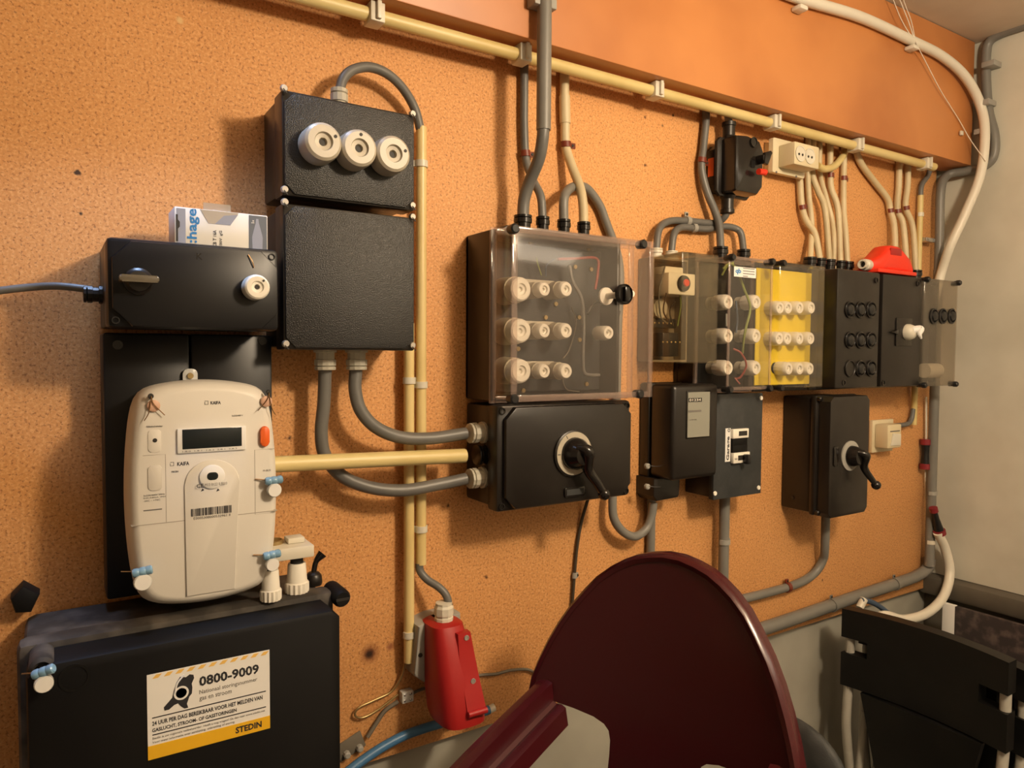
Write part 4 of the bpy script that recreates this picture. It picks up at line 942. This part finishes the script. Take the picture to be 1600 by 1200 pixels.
cable('grey_pipe', 'grey pipe dropping from the old meter behind the maroon chair', [Vector((at(1017, 840, .012).x, -.012, 1.046)), Vector((at(1017, 840, .012).x, -.012, .66))], 6.8, 'conduit_grey', 'conduit', smooth=False)
t = thing('breaker_box', 'flat slate grey box with breakers labelled Garage', 'breaker box', (1.27, -.04, 1.038))
obj('base', bx(1.194, 1.343, .001, .072, 1.042, 1.262, .002), 'black_plastic', t)
obj('cover', bx(1.191, 1.346, .072, .086, 1.038, 1.2645, .0015), 'slate', t)
for px, py in ((1189, 622), (1185, 762), (1117, 771)): obj('cover_screw', lathe(B(), [(.0052, 0), (.0046, .002), (.002, .0024), (0, .0016)], at(px, py, .086), seg=14), 'ceramic', t)
def bz_(px, py): q = at(px, py, .087); return q.x, q.z
def brect(a, b): (x0, z1), (x1, z0) = bz_(*a), bz_(*b); return x0, x1, z0, z1
x0, x1, z0, z1 = brect((1134, 669.5), (1141, 721)); st = obj('label_strip', bx(x0, x1, .086, .0868, z0, z1), 'paper_white', t)
text('lettering', 'Garage', x1-.0015, z0+.003, .0869, .011, st, 'print', width=.052, rot=90, bold=.03)
text('lettering', 'O', x1-.002, z0+.064, .0869, .008, st, 'print', rot=90, bold=.03)
x0, x1, z0, z1 = brect((1142, 670.5), (1166, 683)); b_ = obj('breaker', bx(x0, x1, .086, .094, z0, z1, .001), 'ceramic', t)
obj('breaker_window', bx(x0+(x1-x0)*.35, x1-.006, .0938, .0945, z0+.005, z1-.005), 'dark_hole', b_)
for yy in ((684, 695), (696, 707)):
    x0, x1, z0, z1 = brect((1142.5, yy[0]), (1165, yy[1])); obj('blank_module', bx(x0, x1, .086, .092, z0, z1, .001), 'matt_black', t)
x0, x1, z0, z1 = brect((1142, 707.5), (1167, 721)); b_ = obj('breaker', bx(x0, x1, .086, .095, z0, z1, .001), 'ceramic', t)
obj('breaker_window', bx(x0+.014, x0+.034, .0948, .0955, z0+.006, z1-.006), 'dark_hole', b_)
obj('toggle', bx(x0+.028, x0+.040, .095, .110, z0-.002, z1-.004, .003), 'black_plastic', b_)
text('lettering', '16A', x0+.003, z0+.008, .0956, .004, b_, 'print_grey')
gland(t, (at(1132, 785, .03).x, -.03, 1.0425), (0, 0, -1), .0155, .014)
cx = at(1131, 850, .03).x
cable('grey_pipe', 'grey pipe running down from the slate breaker box', [Vector((cx, -.03, 1.030)), Vector((cx, -.03, .60))], 8.2, 'conduit_grey', 'conduit', smooth=False, clips=[(1130, 852, 'grey_light', -1, .010)])
t = thing('lever_switch_box', 'tall narrow black switch box with a black lever below the row', 'switch', (1.61, -.06, .965))
obj('base', bx(1.530, 1.690, .001, .085, .972, 1.250, .005), 'bakelite', t)
obj('rim', bx(1.526, 1.694, .080, .096, .967, 1.2545, .006), 'bakelite', t)
obj('cover', prism(B(), octa(1.536, 1.695, .964, 1.2525, .012), .096, .128, .004), 'bakelite', t)
for x, z in ((1.534, 1.246), (1.534, .974)): obj('corner_bolt', lathe(B(), [(.0065, 0), (.0065, .008), (.004, .010), (0, .010)], (x, -.096, z), seg=14), 'bakelite_gloss', t)
p = at(1328, 712, .128)
dl = obj('dial', lathe(B(), [(.036, 0), (.036, .003), (.030, .0045), (0, .0045)], p, seg=32), 'grey_light', t)
h = obj('lever', lathe(B(), [(.025, .0045), (.024, .014), (.018, .028), (0, .032)], p, seg=26), 'bakelite_gloss', t)
e = at(1369, 758, .165)
obj('lever_arm', tube(B(), [p+Vector((-.010, -.024, .012)), p+Vector((.006, -.036, .004)), p+(e-p)*.4+Vector((0, -.010, 0)), e], [.006, .011, .009, .0065], 12), 'bakelite_gloss', h)
obj('lever_ball', ball(B(), e, .0115), 'bakelite_gloss', h)
q = at(1305, 713, .128); obj('rating_window', prism(B(), rrect(q.x-.009, q.x+.009, q.z-.024, q.z+.024, .005), .127, .1315, .0015), 'bakelite_gloss', t)
obj('side_screw', lathe(B(), [(.005, 0), (.0045, .003), (0, .003)], (1.530, -.035, 1.0), (-1, 0, 0), 12), 'bakelite_gloss', t)
gx = at(1290, 812, .04); gland(t, (gx.x, -.04, .973), (0, 0, -1), .015, .014)
cable('grey_cable', 'grey cable curving from the lever switch along lower board', [Vector((gx.x, -.04, .966)), at(1289, 850, .034), at(1286, 874, .022), at(1272, 896, .014), at(1246, 912, .012), at(1200, 926, .012), at(1150, 938, .012), at(1060, 958, .012)], 6.6, 'conduit_grey', clips=[(1230, 917, 'clip_brown', 1, .010)])

# ------------------------------------------------------------------ right corner conduits
cable('grey_conduit', 'long grey conduit rising along the lower board edge into corner', [at(1000, 1040, .018), at(1190, 983, .018), at(1330, 935, .018), at(1405, 910, .018), at(1432, 900, .018), at(1449, 888, .02), at(1453, 872, .022)], 8.8, 'conduit_grey', 'conduit', clips=[(1300, 946, 'conduit_grey', -1, .010), (1398, 912, 'conduit_grey', -1, .010)])
vx = at(1456, 750, .03)
cable('grey_conduit', 'vertical grey conduit in the corner below the end box', [Vector((vx.x, -.03, 1.60)), Vector((vx.x, -.03, at(1453, 884, .03).z))], 7.0, 'conduit_grey', 'conduit', smooth=False, clips=[(1455, 765, 'grey_light', -1, .02), (1453, 876, 'clip_white', -1, .014)])
XW = XR-.013
cable('grey_conduit', 'grey conduit from the ceiling down the concrete corner to the end box', [at_x(1640, 26, XW), at_x(1600, 40, XW), at_x(1568, 51, XW), at_x(1547, 64, XW), at_x(1541, 84, XW), at_x(1541, 130, XW), at_x(1545, 175, XW), at_x(1554, 212, XW), at_x(1552, 245, XW), at_x(1535, 261, XW-.002), at_x(1508, 268, XW-.008), Vector((2.215, -.032, at(1480, 274, .03).z)), Vector((vx.x, -.03, at(1464, 295, .03).z)), Vector((vx.x, -.03, 1.70)), Vector((vx.x, -.03, 1.601))], 7.5, 'conduit_grey', 'conduit', r=.0122)
for i, (px, py) in enumerate(((1529, 105), (1521, 165), (1517, 209))):
    p = at_x(px+16, py, XW); tag(obj('wall_bracket', bx(XR-.045, XR-.0005, -p.y-.006, -p.y+.028, p.z-.008, p.z+.008, .003), 'grey_light'), ['topmost small grey bracket at the beam end', 'middle small grey bracket at the beam end', 'lowest small grey bracket at the beam end'][i], 'bracket', 'brackets at the beam end')
p = at(1448, 375, .02); tag(obj('saddle_clip', bx(p.x-.02, p.x+.03, .001, .030, p.z-.006, p.z+.006, .003), 'silver'), 'small shiny saddle clip between slim yellow conduit and grey conduit', 'clip')
# white cable
cable('white_cable', 'white cable sweeping from the plywood beam down behind the end box', [at(1180, -30, .0975), at(1250, -2, .0975), at(1345, 27, .0975), at(1425, 64, .0975), at(1472, 88, .1), at(1508, 120, .105), at(1531, 162, .112), at(1539, 208, .128), at(1532, 272, .125), at(1508, 334, .10), at(1484, 386, .072), at(1471, 425, .045), Vector((2.150, -.035, 1.50))], 6.9, 'white_cable')
for i, (px, py) in enumerate(((1250, 3), (1425, 66))):
    p = at(px, py, .0975); tag(obj('cable_hook', bx(p.x-.016, p.x+.012, .0855, .112, p.z-.022, p.z-.011, .004), 'white_cable'), ['white plastic hook at the top edge holding the white cable', 'white plastic hook on the beam where strings cross the white cable'][i], 'hook', 'hooks for the white cable')
wl = cable('white_cable', 'white cable hanging in a curve below the red-ended splice', [at(1465, 832, .055), at(1477, 858, .06), at(1484, 895, .07), at(1474, 932, .08), at(1448, 958, .085), at(1412, 968, .085), at(1380, 962, .08), at(1350, 980, .08)], 7.2, 'white_cable')
t = thing('splice', 'black splice sleeve with red ends on the lower white cable', 'splice', tuple(at(1466, 835, .055)))
a, b = at(1459, 797, .05), at(1468, 832, .055)
obj('sleeve_body', tube(B(), [a, a+(b-a)*.4, b], [.0085, .009, .014], 12), 'black_plastic', t)
for q, r in ((a, .0115), (b, .017)): obj('red_collar', tube(B(), [q-(b-a).normalized()*.008, q+(b-a).normalized()*.006], r, 14), 'collar_red', t)
t = thing('splice', 'black splice sleeve with red ends left of the vertical corner conduit', 'splice', tuple(at(1446, 735, .016)))
a, b = at(1446, 690, .016), at(1445, 728, .016)
obj('sleeve_body', tube(B(), [a, (a+b)/2, b], [.012, .0095, .012], 12), 'black_plastic', t)
for q in (a, b): obj('red_collar', tube(B(), [q-Vector((0, 0, .009)), q+Vector((0, 0, .007))], .0145, 14), 'collar_red', t)
cable('thin_white_wire', 'thin white wire running through the splice beside the corner conduit', [at(1447, 620, .010), at(1447, 680, .012), at(1446, 735, .012), at(1448, 790, .012), at(1458, 800, .04)], 1.6, 'white_cable')
bl = cable('blue_cable_stub', 'short blue-grey cable with white end behind the folded chairs', [at(1346, 938, .05), at(1362, 941, .055), at(1380, 952, .06), at(1396, 968, .06), at(1405, 990, .06)], 4.2, 'wire_blue')
obj('white_end', tube(B(), [at(1350, 936, .05), at(1343, 950, .05)], .010, 12), 'clip_white', bl)

# strings and cobwebs
def string(label, pts, r=.0009, nm='string'): tag(obj(nm, tube(B(), path3(pts), r, 5), 'cobweb'), label, 'string', 'white strings at the beam')
string('long white string hanging diagonally from the ceiling past the beam end', [at(1402, -10, .11), at(1418, 30, .108), at(1431, 66, .108), at(1446, 96, .10), at(1470, 142, .095), at(1497, 185, .09), at(1516, 218, .10), at(1540, 252, .14)], .0013)
string('white string tied at the hook, left strand', [at(1392, -10, .11), at(1408, 30, .108), at(1427, 62, .108)], .0011)
string('white string tied at the hook, right strand', [at(1408, -10, .11), at(1416, 12, .109), at(1424, 34, .108), at(1430, 62, .108)], .0011)
p = at(1503, 208, .092); tag(obj('string_label', bx(p.x-.006, p.x+.006, .088, .094, p.z-.006, p.z+.006, .001), 'clip_white'), 'tiny white knot tag on the long string', 'tag')

# ------------------------------------------------------------------ loose wires at lower left, blue hose
cable('copper_wire', 'bare brown wire looping below the open conduit end', [at(634, 1030, .02), at(628, 1055, .012), at(612, 1080, .008), at(585, 1094, .008), at(560, 1106, .008), at(555, 1118, .008), at(568, 1121, .008), at(592, 1108, .008), at(622, 1085, .010)], 1.8, 'brass')
t = thing('terminal_block', 'small worn screw terminal joining the loose wires', 'terminal', tuple(at(636, 1090, .012)))
p = at(634, 1087, .010); obj('terminal_body', bx(p.x-.010, p.x+.012, .002, .018, p.z-.010, p.z+.010, .002), 'seal_clear', t)
for i in range(4): obj('terminal_screw', lathe(B(), [(.0025, 0), (0, .002)], (p.x-.005+.011*(i % 2), -.018, p.z-.005+.010*(i//2)), seg=8), 'silver', t)
cable('grey_wire', 'short grey earth wire from the terminal down to the metal bracket', [at(622, 1096, .010), at(602, 1110, .007), at(588, 1130, .007), at(574, 1152, .008)], 3.4, 'wire_grey')
cable('thin_wire', 'thin dark wire from the terminal behind the red wall socket', [at(640, 1086, .010), at(656, 1078, .006), at(680, 1071, .006), at(720, 1062, .006), at(750, 1055, .006), at(775, 1053, .006), at(800, 1047, .006), at(828, 1047, .006), at(850, 1062, .006), at(900, 1075, .006)], 2.2, 'wire_grey')
t = thing('metal_bracket', 'small rusty metal strip with bolts beside the big cabinet', 'bracket', tuple(at(552, 1170, .004)))
q = at(548, 1163, .003); obj('strip', bx(q.x-.025, q.x+.022, .0005, .004, q.z-.018, q.z+.012, .001, M=Matrix.Translation((q.x, 0, q.z)) @ Matrix.Rotation(-.35, 4, 'Y') @ Matrix.Translation((-q.x, 0, -q.z))), 'wire_grey', t)
for px, py in ((541, 1178), (561, 1168)): obj('bolt', lathe(B(), [(.0065, 0), (.006, .007), (.004, .009), (0, .009)], at(px, py, .004), seg=8), 'grey_light', t)
bh = cable('blue_hose', 'blue hose running along the lower board edge under the red socket', [at(520, 1225, .03), at(560, 1193, .024), at(600, 1166, .020), at(640, 1146, .018), at(690, 1130, .018), at(735, 1119, .018), at(764, 1109, .018)], 7.2, 'blue_hose', 'hose')
obj('white_tip', tube(B(), [at(763, 1109.5, .018), at(772, 1105, .018)], .0075, 10), 'clip_white', bh)

# ------------------------------------------------------------------ maroon plastic chair
h_ = Vector((.3014, -.9535, 0)); b_v = Vector((.9535, .3014, 0)); M0 = Vector((.7475, -.3717, .811))
rec = math.radians(10); u_ = math.cos(rec)*Vector((0, 0, 1))+math.sin(rec)*b_v
t = thing('plastic_chair', 'glossy maroon plastic armchair with rounded back in the foreground', 'chair', (M0.x-.18, M0.y-.03, 0))
def hwid(v):
    T = [(-.10, .219), (-.05, .218), (0, .2125), (.045, .198), (.085, .180), (.13, .154), (.171, .121), (.197, .0915), (.213, .060), (.2215, .032), (.2245, .012)]
    for (a, x), (c, y) in zip(T, T[1:]):
        if v <= c: return x+(y-x)*(v-a)/(c-a)
    return .01
def cpt(h, v, off=0):
    return M0+h_*h+u_*v+b_v*(.030*(1-(h/.22)**2)-.015+off)
def shell(rows, th=.004):
    bm = B(); F = []; K = []
    for row in rows:
        F.append([bm.verts.new(cpt(h, v)) for h, v in row]); K.append([bm.verts.new(cpt(h, v, th)) for h, v in row])
    for G in (F, K):
        for A, C in zip(G, G[1:]):
            for i in range(len(A)-1): bm.faces.new((A[i], A[i+1], C[i+1], C[i]))
    m, n = len(F), len(F[0])
    for i in range(m-1):
        for j in (0, n-1): bm.faces.new((F[i][j], F[i+1][j], K[i+1][j], K[i][j]))
    for j in range(n-1):
        for i in (0, m-1): bm.faces.new((F[i][j], F[i][j+1], K[i][j+1], K[i][j]))
    return bm
vs = [-.022, 0, .03, .06, .09, .12, .15, .171, .19, .203, .213, .2195, .2235, .2245]
rows = [[(hwid(v)*s/10, v) for s in range(-10, 11)] for v in vs]
rows = [[(w*s_/10, v) for s_ in range(-10, 11)] for v, w in ((-.36, .10), (-.30, .085), (-.2, .074), (-.12, .072), (-.085, .072), (-.065, .073), (-.052, .077), (-.044, .086), (-.038, .105), (-.034, .14), (-.031, .18), (-.028, .208))]+rows
obj('backrest', shell(rows), 'maroon', t, angle=60)
edge = [(hwid(v), v) for v in [-.06]+vs]
ln_ = [cpt(-h, v, .002) for h, v in edge]+[cpt(h, v, .002) for h, v in reversed(edge)]
# rolled rim: a lip leaning backwards from the edge
bm = B(); sec = []
for i, p in enumerate(ln_):
    out = (p-(M0+u_*.02)); out -= b_v*out.dot(b_v); out.normalize()
    sec.append([p+out*a+b_v*c for a, c in ((-.003, -.004), (.004, -.005), (.0085, 0), (.0095, .010), (.0085, .022), (.005, .023), (.004, .006), (-.003, .004))])
loft(bm, sec); obj('rim', bm, 'maroon', t, angle=50)
for s in (-1, 1):
    prof = [(.222, -.045), (.218, -.016), (.205, .001), (.192, .004), (.180, .002), (.176, -.026), (.170, -.030), (.160, -.028), (.152, -.031), (.147, -.058), (.150, -.062), (.200, -.058)]
    bm = B(); secs = []
    for k in range(9):
        f = k/8; x_ = .46*f; o = -b_v*x_+Vector((0, 0, -.33*min(x_, .25)-.10*max(0, x_-.25))); fl = 1+.06*math.sin(f*math.pi)
        secs.append([M0+h_*(s*a*fl)+Vector((0, 0, c-.004))-b_v*.008+o for a, c in prof])
    # rounded front end dropping to the front leg
    for f, dz in ((1.03, .03), (1.04, .08), (1.03, .20)):
        o = -b_v*(.46*f)+Vector((0, 0, -.104-dz)); secs.append([M0+h_*(s*(a*.9+.018))+Vector((0, 0, c*.7))-b_v*(.008-c*.5)+o for a, c in prof])
    obj('armrest', loft(bm, secs), 'maroon', t, angle=30)
    for f0, f1, nm in ((.44, .46, 'leg'), (-.02, -.07, 'leg')):
        a = M0+h_*(s*.185)-b_v*f0; c = M0+h_*(s*.215)-b_v*f1
        a.z = .53 if f0 > .2 else .46; c.z = .002
        bm = B(); d1, d2 = h_*.022, b_v*.022
        loft(bm, [[a+d1+d2, a-d1+d2, a-d1-d2, a+d1-d2], [c+d1*.7+d2*.7, c-d1*.7+d2*.7, c-d1*.7-d2*.7, c+d1*.7-d2*.7]]); obj(nm, bm, 'maroon', t)
bm = B(); sec = []
for k in range(7):
    f = k/6; o = M0-b_v*(.02+.44*f); o.z = .445-.02*math.sin(f*math.pi)
    sec.append([o+h_*a*(1-.05*f)+Vector((0, 0, c)) for a, c in ((-.22, -.03), (-.215, .006), (-.12, -.004), (0, -.008), (.12, -.004), (.215, .006), (.22, -.03), (.21, -.03), (.20, -.006), (0, -.016), (-.20, -.006), (-.21, -.03))])
obj('seat', loft(bm, sec), 'maroon', t)

# ------------------------------------------------------------------ dark office chair, only its shoulder shows
t = thing('office_chair', 'dark grey rounded chair back behind the maroon chair', 'chair', (1.12, -.30, 0))
cx, cy, cz = 1.21, -.27, .49
bm = B(); bmesh.ops.create_icosphere(bm, subdivisions=4, radius=1)
for v in bm.verts:
    x, y, z = v.co; e = 2.6
    v.co = Vector((cx+.035*x+.03*z*z*0, cy+.142*math.copysign(abs(y)**.8, y), cz+.155*math.copysign(abs(z)**.8, z)))
obj('backrest', bm, 'slate', t)
obj('seat', loft(B(), [[Vector((1.02+.2*math.cos(a*math.pi/12), cy+.2*math.sin(a*math.pi/12), z)) for a in range(24)] for z in (.30, .345, .35)]), 'slate', t)
obj('back_bar', tube(B(), [(1.22, cy, .42), (1.24, cy, .33), (1.1, cy, .29), (1.02, cy, .29)], .014, 10), 'black_plastic', t)
obj('column', lathe(B(), [(.028, .06), (.028, .2), (.018, .2), (.018, .3)], (1.02, cy, 0), (0, 0, 1), 18), 'black_plastic', t)
for i in range(5):
    a = i*2*math.pi/5+.3; e = Vector((1.02+.25*math.cos(a), cy+.25*math.sin(a)*.95, .045))
    obj('foot', tube(B(), [(1.02, cy, .075), e], [.022, .014], 10), 'black_plastic', t)
    obj('castor', lathe(B(), [(.020, -.010), (.022, 0), (.020, .010)], e+Vector((0, 0, -.0225)), (-math.sin(a), math.cos(a), 0), 16), 'black_plastic', t)

# ------------------------------------------------------------------ folded black chairs
def folded(label, dx, dy, dz, lean, first=None):
    root = thing('folding_chair', label, 'chair', (1.70+dx, -.265+dy, 0), 'folded chairs leaning in the corner')
    return root
def build_folded(root):
    ox, oy = 1.70, -.265
    def R(name, bm, m): 
        bmesh.ops.translate(bm, verts=bm.verts, vec=Vector((root.location.x-ox, root.location.y-oy, 0))); return obj(name, bm, m, root)
    bm = B(); th = .0175
    def slab(y0, y1, z0, z1, n=10):
        sec = []
        for i in range(n+1):
            y = y0+(y1-y0)*i/n; cx = ox+.022*(1-(y/.19)**2); zz = z1+(.004*(1-(y/.19)**2) if z1 > .7 else 0)
            sec.append([Vector((cx-th, oy+y, z0)), Vector((cx+th, oy+y, z0)), Vector((cx+th, oy+y, zz)), Vector((cx-th, oy+y, zz))])
        loft(bm, sec)
    slab(-.190, .190, .636, .7075); slab(-.190, .190, .512, .596); slab(-.128, .128, .5955, .6365)
    R('backrest', bm, 'chair_black')
    for s in (-1, 1):
        y = oy+s*.178
        R('leg', tube(B(), [(ox+.002, y, .70), (ox+.002, y, .53), (ox-.004, y, .46), (ox-.002, y, .38), (ox+.03, y, .2), (ox+.045, y, .012)], .0112, 12), 'tube_white')
        R('leg', tube(B(), [(ox+.040, y-s*.024, .44), (ox+.02, y-s*.024, .30), (ox-.005, y-s*.024, .012)], .0100, 12), 'tube_white')
        R('foot_cap', lathe(B(), [(.013, 0), (.013, .03), (.0115, .031)], (ox+.045, y, .0005), (0, 0, 1), 12), 'black_plastic')
    R('crossbar', tube(B(), [(ox+.002, oy-.15, .1), (ox+.002, oy+.15, .1)], .009, 10), 'tube_white')
    bm = B(); prism_ = [(oy-.070, .12), (oy-.095, .30), (oy-.125, .44), (oy-.14, .508), (oy+.14, .508), (oy+.125, .44), (oy+.095, .30), (oy+.070, .12)]
    f = [[bm.verts.new((ox+x+.010-.03*(z-.12), y, z)) for y, z in prism_] for x in (-.008, .008)]
    bm.faces.new(f[0]); bm.faces.new(list(reversed(f[1])))
    for i in range(8): bm.faces.new((f[0][i], f[0][(i+1) % 8], f[1][(i+1) % 8], f[1][i]))
    R('seat', bm, 'chair_black')
labs = ['front folded black chair with slotted backrest and pale tube legs', 'second folded black chair in the stack, behind the front one', 'third folded black chair in the stack near the corner', 'rearmost folded black chair in the stack against the corner']
first = folded(labs[0], 0, 0, 0, 0); build_folded(first)
for i in (1, 2, 3):
    r = folded(labs[i], .056*i, -.012*i, 0, 0); r.scale.z = 1-.04*i
    for ch in list(first.children):
        c = ch.copy(); COL.objects.link(c); c.parent = r
        c.location = ch.location
# ------------------------------------------------------------------ dark picture low on the right wall
t = thing('picture_panel', 'dark patterned picture with a white edge low behind the folded chairs', 'picture', (2.19, -.3, .2))
obj('picture_face', bx(2.150, 2.165, .121, .75, .2, .640, .001), 'picture', t)
obj('white_edge', bx(2.150, 2.166, .087, .1205, .2, .6405, .001), 'paper_white', t)
tag(obj('wall_box_edge', bx(2.167, 2.205, .05, .76, 0, .25, .002), 'concrete_dark'), 'dark plinth carrying the patterned picture on the floor', 'plinth')
